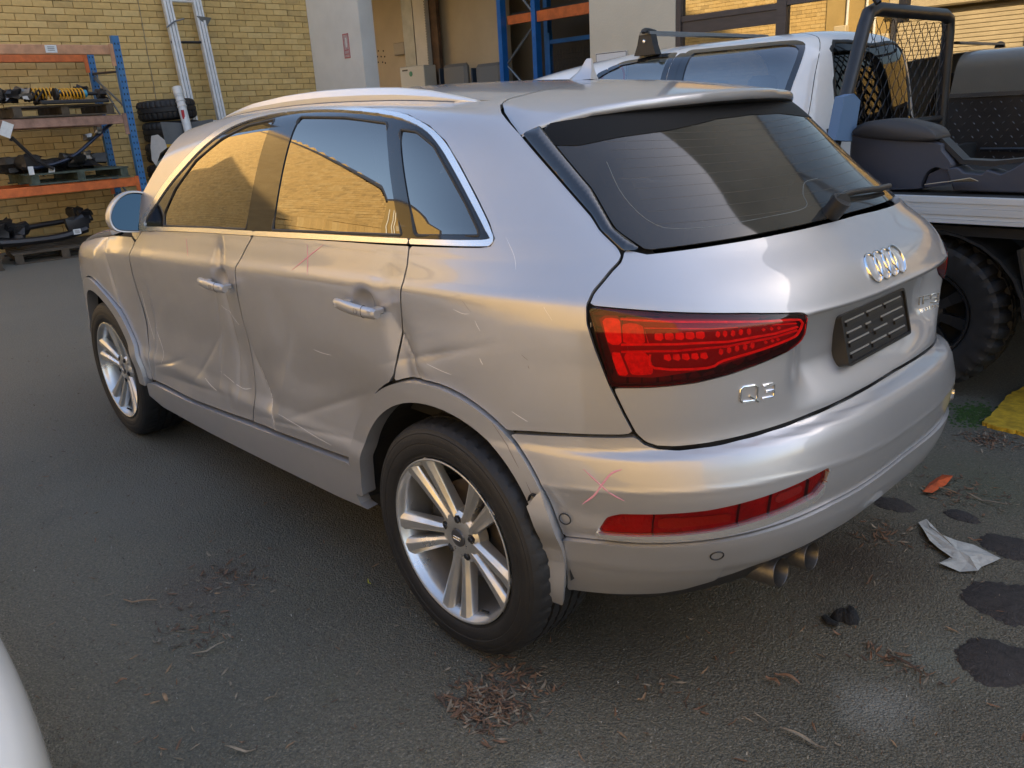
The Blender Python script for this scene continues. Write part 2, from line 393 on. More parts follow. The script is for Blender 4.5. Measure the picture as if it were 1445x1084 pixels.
# ------------------------------------------------------------------ the silver car
M = {}
def paint(name, col):
    m = mat(name, col, rough=.40, metal=.66, coat=1.0, crough=.035, var=.05, vscale=3., rvar=.08)
    N = m.node_tree; L = N.links; b = N.nodes['Principled BSDF']; b.inputs['Coat IOR'].default_value = 1.58; b.inputs['Coat Weight'].default_value = .85
    # metallic flake and fine dust in the clear coat
    tc = N.nodes.new('ShaderNodeTexCoord'); nz = N.nodes.new('ShaderNodeTexNoise'); nz.inputs['Scale'].default_value = 900; nz.inputs['Detail'].default_value = 1
    L.new(tc.outputs['Object'], nz.inputs['Vector']); bp = N.nodes.new('ShaderNodeBump'); bp.inputs['Distance'].default_value = .00025; bp.inputs['Strength'].default_value = .35
    L.new(nz.outputs[0], bp.inputs['Height']); L.new(bp.outputs[0], b.inputs['Normal'])
    n2 = N.nodes.new('ShaderNodeTexNoise'); n2.inputs['Scale'].default_value = 2.2; n2.inputs['Detail'].default_value = 9; n2.inputs['Roughness'].default_value = .7; L.new(tc.outputs['Object'], n2.inputs['Vector'])
    m3 = N.nodes.new('ShaderNodeMapRange'); m3.inputs[1].default_value = .35; m3.inputs[2].default_value = .75; m3.inputs[3].default_value = .02; m3.inputs[4].default_value = .14; L.new(n2.outputs[0], m3.inputs[0]); L.new(m3.outputs[0], b.inputs['Coat Roughness'])
    return m
M['silver'] = paint('silver_paint', (.455, .455, .468))
M['chrome'] = mat('satin_aluminium_trim', (.82, .81, .79), rough=.24, metal=.85)
M['satin'] = mat('satin_silver', (.78, .77, .75), rough=.32, metal=.5)
M['badge'] = mat('badge_chrome', (.85, .85, .85), rough=.08, metal=1.)
M['black'] = mat('gloss_black_trim', (.008, .009, .013), rough=.10, coat=1., crough=.02, rvar=.08)
M['frame'] = mat('door_frame_black', (.012, .012, .014), rough=.05, spec=.6)
M['seal'] = mat('window_seal_rubber', (.012, .012, .012), rough=.45)
M['plastic'] = mat('black_plastic', (.016, .016, .017), rough=.42, bump=.0004, bscale=500)
M['dark'] = mat('dark_cavity', (.006, .006, .006), rough=.8)
M['liner'] = mat('wheel_arch_liner', (.010, .010, .010), rough=.85, bump=.002, bscale=40)
M['sideglass'] = glass_mat('tinted_side_glass', (.05, .055, .06), ior=1.62, boost=.12, gl=(1, .95, .88))
M['rearglass'] = glass_mat('tinted_rear_glass', (.025, .03, .035), ior=1.6, boost=.0, rough=.06, dirt=.07)
M['screen'] = glass_mat('windscreen_glass', (.6, .66, .64), ior=1.5)
M['interior'] = mat('cabin_fabric', (.02, .02, .022), rough=.9)
M['lens'] = glass_mat('red_lamp_lens', (.93, .22, .20), ior=1.45, boost=.0)
M['lampbase'] = mat('lamp_housing', (.26, .010, .014), rough=.3, bump=.002, bscale=120)
M['lampdk'] = mat('lamp_dark_band', (.05, .004, .010), rough=.3)
M['lampred'] = mat('lamp_bright_red', (.90, .05, .035), rough=.3, coat=.5, var=.3, vscale=60, emit=((1, .04, .02), .05))
M['lampmid'] = mat('lamp_mid_red', (.85, .035, .03), rough=.35, var=.3, vscale=90, bump=.003, bscale=90, emit=((1, .02, .01), .02))
M['clearlens'] = mat('clear_lens', (.34, .30, .30), rough=.2, bump=.003, bscale=200)
M['reflex'] = mat('red_reflex', (.34, .008, .010), rough=.35, var=.4, vscale=14, bump=.003, bscale=110)
M['amber'] = mat('lamp_amber', (.30, .13, .03), rough=.3, bump=.002, bscale=150)
M['tyre'] = mat('tyre_rubber', (.014, .014, .015), rough=.62, var=.35, vscale=14, bump=.0008, bscale=160)
M['rim'] = mat('alloy_rim', (.68, .68, .67), rough=.27, metal=.85, var=.12, vscale=9, rvar=.14)
M['disc'] = mat('brake_disc', (.18, .15, .13), rough=.45, metal=.8)
M['bolt'] = mat('dark_bolt', (.04, .04, .042), rough=.4, metal=.6)
M['chalk'] = mat('pink_wax_mark', (.62, .24, .31), rough=.8, col2=(.60, .33, .38), vscale=160)
M['exh'] = mat('exhaust_steel', (.20, .19, .18), rough=.42, metal=.9, var=.5, vscale=12)
M['mirrorglass'] = mat('mirror_glass', (.030, .050, .070), rough=.02, metal=1.)

car = empty('parked_car', (0, 0, 0), 'dented silver SUV with pink wax crosses on its side, parked in the foreground', 'car')

# dents pressed into the left side: (x, z, sx, sz, angle, depth)
DENTS = [(1.55, .66, .34, .17, .15, .020), (1.95, .60, .13, .22, .2, .018), (2.03, .74, .05, .11, .3, .010), (1.22, .78, .16, .16, -.2, .017), (1.13, .62, .05, .16, .1, .014),
         (1.165, 1.035, .020, .06, .1, .012), (1.125, 1.0, .045, .022, 0, .007), (1.02, .52, .035, .055, .35, .014), (1.055, .57, .035, .07, -.2, -.006), (.97, .56, .10, .05, .5, .008),
         (.62, .72, .24, .18, -.15, .016), (.80, .86, .10, .10, .5, .006), (.34, .62, .13, .10, .6, .012), (.45, .84, .12, .11, 0, -.004), (.98, .68, .05, .16, .15, .008),
         (1.42, .50, .06, .035, .2, .010), (1.30, .49, .02, .04, 0, .008), (1.75, .47, .10, .035, 0, .008), (2.25, .88, .07, .11, -.2, .012), (2.42, .90, .05, .09, .1, -.005),
         (.115, .80, .035, .16, -.08, .014), (.05, .93, .07, .10, .2, .008), (.06, .845, .035, .03, 0, -.007), (-.05, 1.0, .12, .06, .1, .005), (.14, .90, .022, .09, -.1, .010), (-.02, .78, .16, .05, -.3, .005)]
def sidedent(P, q):
    x, z = P[:, 0], P[:, 2]; d = np.zeros(len(P))
    for cx, cz, sx, sz, a, dp in DENTS:
        c, s = math.cos(a), math.sin(a); ex = ((x-cx)*c+(z-cz)*s)/sx; ez = (-(x-cx)*s+(z-cz)*c)/sz
        d += .80*dp*np.exp(-.5*(ex*ex+ez*ez))
    # creases running down from the pushed-in door edge
    for cx, cz, a, ln, wdt, dp in ((1.18, .82, .12, .22, .012, .008), (1.175, 1.03, .05, .05, .006, .007), (1.30, .74, .35, .16, .010, .0035), (1.45, .62, .9, .14, .012, .003), (.62, .60, 1.2, .20, .014, .0035), (.78, .50, 1.45, .22, .008, .003), (.10, .86, -.5, .06, .008, .006), (.03, .88, 1.3, .10, .010, .004), (2.00, .62, .3, .16, .008, .005), (1.88, .52, 1.3, .10, .008, .004), (.86, .60, .5, .16, .02, -.004), (1.00, .58, -.35, .10, .012, .006), (2.07, .68, .15, .14, .012, .006), (1.62, .47, 1.5, .18, .014, .004), (.22, .56, .7, .10, .02, -.004), (2.30, .84, -.1, .10, .012, .006)):
        c, s = math.cos(a), math.sin(a); ex = ((x-cx)*c+(z-cz)*s)/wdt; ez = (-(x-cx)*s+(z-cz)*c)/ln
        d += 1.15*dp*np.exp(-.5*(ez*ez))/(1+ex*ex)
    d += .0012*np.sin(x*23+3*np.sin(z*9))*np.exp(-((z-.68)/.2)**2)*np.exp(-((x-1.2)/1.1)**4)
    return 1.05*d*np.clip((1.13-z)/.06, 0, 1)
def bowl(x0, z0):
    def f(P): return .020*np.exp(-(((P[:, 0]-x0)/.042)**2+((P[:, 2]-z0)/.036)**2)**1.6)
    return f
HF, HR = (1.155, .952), (.268, .985)
b1, b2 = bowl(HF[0], HF[1]+.012), bowl(HR[0], HR[1]+.012)
dF = lambda P, q: sidedent(P, q)+b1(P)
dR = lambda P, q: sidedent(P, q)+b2(P)
cleanF = lambda P, q: b1(P); cleanR = lambda P, q: b2(P)

def arch(cx, cz, r, a0, a1, n=24): return [(cx+r*math.cos(a), cz+r*math.sin(a)) for a in np.linspace(a0, a1, n)]
RA, FA = (.020, .372), (2.585, .375)         # arch centres in side view
def uarch(c, r, a0, a1, n=24):
    pts = np.array(arch(c[0], c[1], r, a0, a1, n)); P = np.stack([pts[:, 0], np.full(n, .88), pts[:, 1]], -1)
    x, y = P[:, 0], P[:, 1]; ox = np.clip(x, XR, XF); th = np.arctan2(-(x-ox), y)
    u = np.where(x < XR, XR-th*.95, np.where(x > XF, XF-th*1.1, x)); return np.stack([u, pts[:, 1]], -1)
RO, RI, FO, FI = .435, .378, .445, .385
door_f = [(1.885, 1.085), (1.965, 1.035), (2.015, .979), (2.045, .90), (2.065, .80), (2.095, .60), (2.10, .40), (1.631, .405), (1.125, .432), (1.090, .50), (1.075, .624), (1.076, .706), (1.068, .829), (1.048, .93), (1.01, 1.028), (.95, 1.094), (.912, 1.132), (1.30, 1.118), (1.70, 1.098)]
rear_arc = [tuple(p) for p in uarch(RA, RO+.006, 1.13, .28, 12)]
door_r = [(.912, 1.132), (.95, 1.094), (1.01, 1.028), (1.048, .93), (1.068, .829), (1.076, .706), (1.075, .624), (1.090, .50), (1.125, .432), (.725, .455), (.445, .472)]+rear_arc[::-1][1:]+[(.176, .80), (.117, .965), (.088, 1.063), (.076, 1.111), (.077, 1.160), (.35, 1.152), (.642, 1.142)]
gapL = [(-.116, 1.463), (-.125, 1.430), (-.158, 1.402), (-.198, 1.379), (-.241, 1.355), (-.354, 1.283), (-.45, 1.22), (-.505, 1.168), (-.515, 1.152), (-.508, 1.138), (-.486, 1.120), (-.447, 1.081), (-.434, 1.055), (-.434, 1.017), (-.449, .958), (-.476, .874), (-.502, .807), (-.524, .756)]
gapB = [(-.543, .735), (-.566, .726), (-.605, .724), (-.666, .729), (-.731, .737), (-.805, .746), (-.903, .757), (-1.05, .766), (UC, .770)]
def mirc(l): return [(2*UC-u, v) for u, v in l][::-1]
def vtop(u, y):
    lo, hi = 1.25, 2.05
    for _ in range(24):
        m = (lo+hi)/2
        if Pcar(np.array([[u, m]]))[0, 1] > y: lo = m
        else: hi = m
    return lo
chro = [(1.885, 1.132), (1.784, 1.203), (1.68, 1.257), (1.567, 1.304), (1.42, 1.360), (1.26, 1.405), (1.08, 1.430), (.89, 1.440), (.674, 1.438), (.394, 1.416), (.217, 1.397), (.088, 1.372), (.0, 1.341), (-.068, 1.299), (-.135, 1.249), (-.189, 1.206), (-.203, 1.185), (-.196, 1.171), (-.167, 1.167), (.082, 1.162), (.36, 1.152), (.648, 1.140), (.918, 1.130), (1.30, 1.116), (1.70, 1.097), (1.89, 1.085)]
chri = [(1.84, 1.132), (1.755, 1.193), (1.655, 1.243), (1.545, 1.288), (1.40, 1.345), (1.24, 1.390), (1.07, 1.414), (.89, 1.425), (.66, 1.424), (.376, 1.405), (.203, 1.385), (.090, 1.363), (.012, 1.332), (-.056, 1.290), (-.124, 1.241), (-.177, 1.202), (-.187, 1.190), (-.171, 1.181), (.085, 1.175), (.36, 1.166), (.644, 1.156), (.908, 1.145), (1.30, 1.131), (1.70, 1.112), (1.84, 1.106)]
topedge = [(u, vtop(u, y)) for u, y in ((.0, .578), (.15, .565), (.4, .562), (.7, .562), (1.0, .562), (1.3, .562), (1.5, .57), (1.62, .58))]
body_side = [(.077, 1.160), (.076, 1.111), (.088, 1.063), (.117, .965), (.176, .80)]+[tuple(p) for p in uarch(RA, RO+.003, 1.17, 2.2, 12)]+[(-.217, .722), (-.30, .734), (-.39, .743), (-.50, .751)]+gapL[::-1]+topedge+[(1.80, 1.305), (1.93, 1.215), (2.02, 1.13), (2.0, 1.06), (1.95, 1.04), (1.885, 1.085)]+chro[:-7]
fr = crom(chro, 3)
lamp = [(-.437, 1.048), (-.443, 1.052), (-.517, 1.045), (-.608, 1.036), (-.733, 1.024), (-.853, 1.008), (-.868, 1.003), (-.870, .994), (-.867, .962), (-.857, .944), (-.832, .928), (-.769, .910), (-.702, .893), (-.638, .880), (-.561, .873), (-.480, .870), (-.476, .872)]
def mirrorP(fn):
    return lambda q: fn(q)*np.array([1, -1, 1])
MIR = mirrorP(Pcar)
def both(name, poly, m, hh=.009, disp=None, cdisp=None, label=None, parent=car, **k):
    a = panel(name, Pcar, poly, m, parent, h=hh, disp=disp, **k)
    b = panel(name, MIR, poly, m, parent, h=max(hh, .016), disp=cdisp, **k)
    if label: tagp(a, label)
    return a, b
notarch = lambda P: np.maximum(RO+.003-np.hypot(P[:, 0]-RA[0], P[:, 1]-RA[1]), -9)
fa_poly = uarch(FA, FO+.004, -.4, math.pi+.4, 40)
fender = [(2.10, .40), (2.095, .60), (2.065, .80), (2.045, .90), (2.015, .979), (1.965, 1.035), (2.0, 1.055), (2.3, 1.045), (2.6, 1.01), (2.9, .965), (3.1, .90), (3.02, .80), (2.98, .60), (2.98, .52), (2.6, .38)]
both('fender', fender, M['silver'], .011, disp=sidedent, holes=[fa_poly], label='creased front fender')
FDOOR = both('front_door', door_f, M['silver'], .008, disp=dF, cdisp=cleanF, label='dented front door')
RDOOR = both('rear_door', door_r, M['silver'], .008, disp=dR, cdisp=cleanR, label='dented rear door')
QP = both('body_side', body_side, M['silver'], .009, disp=sidedent)
# window surrounds
ring_hole = crom(chri, 3)
slits = [[(.898, 1.42), (.903, 1.42), (.903, 1.45), (.898, 1.45)], [(.905, 1.12), (.910, 1.12), (.910, 1.15), (.905, 1.15)], [(.076, 1.15), (.080, 1.15), (.080, 1.18), (.076, 1.18)]]
both('window_trim', fr, M['chrome'], .0075, off=.0035, gap=0., skirt=.008, holes=[ring_hole]+slits)
wf = rnd([(1.66, 1.118), (1.668, 1.165), (1.60, 1.235), (1.454, 1.310), (1.281, 1.364), (1.122, 1.395), (.945, 1.408), (.970, 1.147), (1.30, 1.134)], .012)
wr = rnd([(.790, 1.410), (.53, 1.402), (.299, 1.384), (.115, 1.182), (.35, 1.173), (.797, 1.155)], .012)
wq = rnd([(.224, 1.370), (.135, 1.364), (.042, 1.336), (-.032, 1.289), (-.103, 1.241), (-.155, 1.201), (-.156, 1.191), (.060, 1.184)], .012)
both('window_frame', ring_hole, M['frame'], .0085, off=-.002, gap=-.002, skirt=.004, holes=[wf, wr, wq]+[[(.905, 1.45), (.911, 1.45), (.916, 1.14), (.909, 1.14)], [(.287, 1.41), (.292, 1.41), (.091, 1.17), (.086, 1.17)]])
for nm, pl in (('front_window', wf), ('rear_door_window', wr), ('quarter_window', wq)):
    both(nm, pl, M['sideglass'], .010, off=-.005, gap=-.003, skirt=.002)
    q = np.vstack([pl, pl[:1]]); stroke('window_seal', Pcar, pl, .009, M['seal'], car, -.005, .0005, closed=True)
# inner shell that closes the gaps
def tg_disp(P, q):
    ay = abs(P[:, 1]); z = P[:, 2]
    r = .055*sst(1.002, .985, z)*sst(.77, .87, z)*sst(.47, .36, ay)
    return r+.004*np.exp(-((z-.995)/.012)**2)*sst(.55, .4, ay)*-1

bk = [(3.0, .36), (3.15, .9), (2.4, 1.03), (1.9, 1.12), (.6, 1.12), (-.1, 1.15), (-.17, 1.24), (-.05, 1.33), (.1, 1.43), (.0, 1.50), (-.3, 1.50), (-.6, 1.15), (UC, 1.15), (UC, .36), (-.7, .36), (.4, .36)]
_bk = lambda P: np.maximum(.40-np.hypot(np.where(P[:, 0] < XR, XR+(P[:, 0]-XR)*.93, P[:, 0])-RA[0], P[:, 1]-RA[1]), .40-np.hypot(P[:, 0]-FA[0]-.02, P[:, 1]-FA[1]))
both('inner_shell', bk, M['dark'], .03, off=-.022, gap=0., skirt=.01, extra=_bk, disp=lambda P, q: np.maximum(sidedent(P, q), 0)+b1(P)+b2(P)+tg_disp(P, q), cdisp=lambda P, q: tg_disp(P, q)+b1(P)+b2(P))
# tailgate with a pressed number plate recess
gl_bot = [(-.568, 1.156), (-.65, 1.160), (-.736, 1.164), (-.904, 1.170), (-1.07, 1.173), (UC, 1.174)]
tgL = gapL[7:]+gapB
tg = tgL+mirc(tgL)[1:]+[(2*UC+.568, 1.152)]+mirc([(u, v-.004) for u, v in gl_bot[:-1]])[:-1]+[(UC, 1.170)]+[(u, v-.004) for u, v in gl_bot[:-1]][::-1]
tg = [p for i, p in enumerate(tg) if i == 0 or abs(p[0]-tg[i-1][0])+abs(p[1]-tg[i-1][1]) > 1e-6]
TG = panel('tailgate', Pcar, tg, M['silver'], car, h=.0085, gap=.0035, skirt=.02, holes=[lamp, mirc(lamp)], disp=tg_disp)
# rear bumper, upper skin, lower valance
refl = rnd([(-.444, .512), (-.462, .548), (-.489, .561), (-.572, .571), (-.652, .582), (-.734, .600), (-.825, .621), (-.907, .642), (-.902, .607), (-.876, .580), (-.804, .560), (-.736, .546), (-.673, .532), (-.592, .521), (-.509, .512), (-.453, .507)], .006)
lip = rnd([(-.438, .512), (-.440, .502), (-.455, .495), (-.572, .506), (-.674, .516), (-.76, .531), (-.857, .555), (-.895, .578), (-.912, .640), (-.907, .638), (-.902, .607), (-.876, .580), (-.804, .560), (-.736, .546), (-.673, .532), (-.592, .521), (-.509, .512), (-.453, .507)], .003)
bsL = [(-.330, .464), (-.365, .466), (-.443, .477), (-.531, .482), (-.613, .492), (-.695, .503), (-.784, .515), (-.933, .535), (UC, .545)]
rarc = [tuple(p) for p in uarch(RA, RO+.003, 2.2, 2.95, 12)]
bup = rarc[::1]+bsL+mirc(bsL)[1:]+[(2*UC-p[0], p[1]) for p in rarc[::-1]]
top = [(-.217, .718), (-.39, .739), (-.50, .747), (-.524, .750), (-.543, .731), (-.566, .722), (-.605, .720), (-.666, .725), (-.731, .733), (-.805, .742), (-.903, .753), (-1.05, .762), (UC, .766)]
bup = bup+[(2*UC-u, v) for u, v in top]+top[::-1][1:]
BCR = [.630, .633, .640, .645, .646, .635, .622, .608, .603]
def crv(u): return np.interp(np.where(u < UC, 2*UC-u, u), [UC, -1.12, -1.0, -.9, -.8, -.65, -.50, -.36, -.3], BCR)
def bdisp(P, q):
    t = crv(q[:, 0])-q[:, 1]; return .12*np.maximum(t, 0)*(t < .35)-.0012*np.exp(-(t/.007)**2)
BUP = panel('rear_bumper', Pcar, bup, M['silver'], car, h=.008, gap=.002, skirt=.02, holes=[refl, mirc(refl)], off=.0, disp=bdisp)
bl = [(-.377, .287), (-.491, .293), (-.589, .300), (-.636, .314), (-.70, .352), (-.761, .385), (-.84, .415), (-.95, .435), (-1.10, .445), (UC, .447)]
rarc2 = [tuple(p) for p in uarch(RA, RO+.003, 2.95, 3.35, 8)]
blow = rarc2+bl+mirc(bl)[1:]+[(2*UC-p[0], p[1]) for p in rarc2[::-1]]+[(2*UC-u, v) for u, v in bsL]+bsL[::-1][1:]
panel('bumper_valance', Pcar, blow, M['silver'], car, off=-.003, h=.009, gap=.001, skirt=.03, disp=lambda P, q: .10*np.maximum(.425-q[:, 1]+np.where(q[:, 0] < -.7, .03, 0), 0)*sst(.0, .04, .425-q[:, 1])+.006*sst(.47, .44, q[:, 1])*0)
diff = [(u, v+.004) for u, v in bl]+mirc([(u, v+.004) for u, v in bl])[1:]+[(2*UC+.50, .275), (2*UC+.62, .275), (2*UC+.8, .30), (UC, .33), (-.8, .30), (-.62, .275), (-.50, .275)]
panel('diffuser', Pcar, diff, M['plastic'], car, off=-.022, h=.02, gap=0., skirt=.05)
for fn, s in ((Pcar, 1), (MIR, -1)):
    rl = panel('bumper_reflector', fn, refl, M['lens'], car, off=-.009, h=.012, gap=.001, skirt=.004)
    panel('reflector_backing', fn, refl, M['reflex'], rl, off=-.021, h=.02, gap=-.006, skirt=.003)
    panel('amber_insert', fn, [(-.560, .530), (-.700, .546), (-.700, .566), (-.560, .556)], M['amber'], rl, off=-.017, h=.012, gap=0., skirt=.002)
    panel('reverse_insert', fn, [(-.790, .574), (-.852, .590), (-.852, .612), (-.790, .598)], M['clearlens'], rl, off=-.017, h=.012, gap=0., skirt=.002)
    for u_ in (-.548, -.712, -.776, -.862): stroke('lens_divider', fn, [(u_, .506+max(0, -u_-.55)*.17), (u_-.002, .545+max(0, -u_-.55)*.17), (u_-.004, .562+max(0, -u_-.55)*.19)], .004, M['lampdk'], rl, -.020, -.013)
    panel('reflector_trim', fn, lip, M['chrome'], car, off=.0, h=.006, gap=0., skirt=.012)
    # arch trims and sill
    def tro(q): return .010+.012*sst(0, .03, (RO-.0)-np.hypot(np.where(q[:, 0] < XR, XR+(q[:, 0]-XR)*.955, q[:, 0])-RA[0], q[:, 1]-RA[1]))*0
    ra = np.vstack([uarch(RA, RO, -.02, 3.32, 40), uarch(RA, RI, 3.32, -.02, 40)])
    panel('wheel_arch_trim', fn, ra, M['silver'], car, off=.011, h=.009, gap=0., skirt=.05)
    fa = np.vstack([uarch(FA, FO, -.02, 3.16, 36), uarch(FA, FI, 3.16, -.02, 36)])
    panel('wheel_arch_trim', fn, fa, M['silver'], car, off=.013, h=.010, gap=0., skirt=.05)
    sill = [(2.10, .392), (1.631, .397), (1.125, .424), (.725, .447), (.452, .463), (.452, .40), (.43, .335), (.37, .322), (.55, .312), (1.19, .298), (1.53, .292), (2.0, .292), (2.16, .32), (2.15, .38)]
    so_ = lambda q: .006+.010*sst(.40, .34, q[:, 1])*0
    panel('sill', fn, sill, M['silver'], car, off=.008, h=.012, gap=.001, skirt=.04)
    if fn is Pcar:
        tp = np.vstack([uarch(RA, RO+.010, 2.60, 3.36, 14), uarch(RA, RI+.006, 3.36, 2.66, 14)]); tagp(panel('split_trim_piece', fn, tp, M['silver'], car, off=lambda q: .020+.010*np.sin(q[:, 1]*26), h=.008, gap=0., skirt=.012), 'cracked wheel arch trim piece standing proud')
        stroke('crack', fn, crom([tuple(uarch(RA, RI+.01, 2.63, 2.63, 1)[0]), tuple(uarch(RA, RI+.03, 2.60, 2.60, 1)[0]), tuple(uarch(RA, RO+.004, 2.66, 2.66, 1)[0])], 4, False), .004, M['dark'], car, .012, .0225, taper=True)
    # parking sensors
    for u, v in ((-.372, .528), (-.676, .458)):
        pts = [(u+.013*math.cos(a), v+.013*math.sin(a)) for a in np.linspace(0, 2*math.pi, 17)[:-1]]
        stroke('parking_sensor', fn, pts, .0035, M['plastic'], car, -.003, -.0005, closed=True)
stroke('tow_eye_cover', Pcar, rnd([(-.775, .452), (-.835, .462), (-.838, .502), (-.778, .492)], .008), .0022, M['seal'], car, -.004, -.0032, closed=True)
# tail lamps
def Lp(fn, nm, pl, m, off, par, h=.012, sk=.004): return panel(nm, fn, pl, m, par, off=off, h=h, gap=0., skirt=sk)
for fn in (Pcar, MIR):
    ln = panel('tail_lamp', fn, lamp, M['lens'], car, off=.004, h=.012, gap=.0005, skirt=.006)
    Lp(fn, 'lamp_housing', lamp, M['lampdk'], -.022, ln, .02, -.022)
    Lp(fn, 'reflector_band', [(-.50, 1.034), (-.66, 1.024), (-.853, 1.000), (-.862, .96), (-.84, .945), (-.76, .925), (-.66, .902), (-.56, .888), (-.505, .889)], M['lampbase'], -.016, ln)
    Lp(fn, 'reflector_band', [(-.452, 1.035), (-.496, 1.036), (-.52, .890), (-.490, .889)], M['lampbase'], -.014, ln)
    Lp(fn, 'light_guide', [(-.461, 1.027), (-.469, 1.030), (-.490, 1.031), (-.496, 1.026), (-.498, .968), (-.471, .968)], M['lampred'], -.006, ln)
    Lp(fn, 'light_guide', [(-.476, .950), (-.494, .949), (-.512, .895), (-.494, .894), (-.488, .905)], M['lampred'], -.006, ln)
    Lp(fn, 'reflector_panel', [(-.498, 1.020), (-.538, 1.017), (-.543, .970), (-.501, .968)], M['lampmid'], -.010, ln)
    Lp(fn, 'reflector_panel', [(-.498, .949), (-.548, .948), (-.560, .908), (-.556, .897), (-.517, .895)], M['lampmid'], -.010, ln)
    Lp(fn, 'reflector_panel', [(-.548, 1.019), (-.667, 1.012), (-.850, .992), (-.853, .968), (-.84, .953), (-.765, .938), (-.694, .925), (-.660, .912), (-.562, .916), (-.552, .948), (-.546, .97)], M['lampbase'], -.012, ln)
    stroke('light_line', fn, crom([(-.497, 1.028), (-.561, 1.023), (-.667, 1.016), (-.764, 1.006), (-.859, .993), (-.857, .963), (-.836, .951), (-.767, .936), (-.694, .922), (-.663, .908), (-.561, .913), (-.552, .945)], 3, False), .0055, M['lampred'], ln, -.009, -.004)
    stroke('light_line', fn, [(-.497, .968), (-.60, .968), (-.70, .966), (-.80, .971), (-.853, .977)], .005, M['lampred'], ln, -.009, -.004)
    stroke('light_line', fn, [(-.497, .951), (-.60, .952), (-.70, .955), (-.80, .962), (-.853, .969)], .005, M['lampmid'], ln, -.009, -.005)
    stroke('light_line', fn, [(-.849, .986), (-.666, 1.0), (-.541, 1.008), (-.548, .973)], .003, M['lampred'], ln, -.009, -.004)
    for k in range(5):
        u0 = -.560-k*.0195; Lp(fn, 'light_segment', [(u0, .995), (u0-.017, .9945), (u0-.017, .977), (u0, .9775)], M['lampred'], -.007, ln, .01)
        u0 = -.578-k*.0175; Lp(fn, 'light_segment', [(u0, .944), (u0-.015, .944), (u0-.015, .929), (u0, .928)], M['lampred'], -.007, ln, .01)
    for i, (u, v) in enumerate([(-.680, .985), (-.694, .985), (-.710, .984), (-.726, .985), (-.743, .984), (-.774, .984), (-.792, .983), (-.809, .982), (-.688, .943), (-.704, .945), (-.720, .947), (-.737, .948), (-.752, .950), (-.781, .953), (-.796, .954), (-.809, .955)]):
        hh = .0075 if (i % 8) < 5 else .004
        Lp(fn, 'light_segment', [(u-.004, v-hh), (u+.004, v-hh), (u+.004, v+hh), (u-.004, v+hh)], M['lampred'], -.007, ln, .008)
# rear window, side trims
glass = [(-.566, 1.158), (-.50, 1.206), (-.456, 1.256), (-.37, 1.318), (-.303, 1.367), (-.36, 1.398), (-.5, 1.43), (-.8, 1.452), (UC, 1.458)]
gp = gl_bot[::-1]+glass[1:]; gp = [(UC, 1.176)]+[(u, v+.002) for u, v in gl_bot[::-1][1:]]+glass[1:]+mirc(glass[1:-1])+mirc([(u, v+.002) for u, v in gl_bot[::-1][1:]])[:0]+[(2*UC-u, v+.002) for u, v in gl_bot[:-1]]
panel('rear_window', Pcar, gp, M['rearglass'], car, off=-.003, h=.014, gap=.0015, skirt=.004)
stroke('window_print_edge', Pcar, crom([(-.50, 1.30), (-.535, 1.245), (-.60, 1.205), (-.70, 1.195), (-.90, 1.200), (-1.06, 1.204), (-1.10, 1.222), (-1.16, 1.238), (UC, 1.24)], 4, False), .0012, mat('printed_edge_grey', (.16, .18, .18), rough=.6), car, -.0028, -.0022)
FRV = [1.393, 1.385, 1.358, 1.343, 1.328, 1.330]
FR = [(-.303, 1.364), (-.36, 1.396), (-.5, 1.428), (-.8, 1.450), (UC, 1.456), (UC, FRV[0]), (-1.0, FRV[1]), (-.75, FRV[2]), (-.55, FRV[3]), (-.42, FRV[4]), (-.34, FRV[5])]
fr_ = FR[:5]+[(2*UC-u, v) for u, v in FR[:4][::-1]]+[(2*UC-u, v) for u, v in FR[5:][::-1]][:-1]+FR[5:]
panel('print_and_shade_band', Pcar, fr_, mat('matt_black_print_and_shade', (.006, .006, .006), rough=.55, spec=.15), car, off=-.0015, h=.02, gap=.002, skirt=.002)  # printed edge and the spoiler's shade, painted together as one black strip
trimp = [(-.243, 1.353), (-.354, 1.281), (-.45, 1.217), (-.508, 1.160), (-.514, 1.154), (-.564, 1.155), (-.498, 1.206), (-.454, 1.256), (-.368, 1.318), (-.300, 1.369)]
toff = lambda q: .002+.010*np.clip(-sdpoly(q, trimp)/.022, 0, 1)**.6
for fn in (Pcar, MIR): panel('pillar_trim', fn, trimp, M['black'], car, off=toff, h=.006, gap=.0025, skirt=.01)
HL = mat('heater_line', (.05, .042, .03), rough=.5)
RWO = [o_ for o_ in car.children if o_.name.startswith('rear_window')][0]
for k in range(11):
    v_ = 1.205+k*.0165; u_ = -.60+.012*k; stroke('heater_line', Pcar, [(u_-t*(u_-(2*UC-u_)), v_) for t in np.linspace(0, 1, 40)], .0010, HL, RWO, -.0032, -.0027)
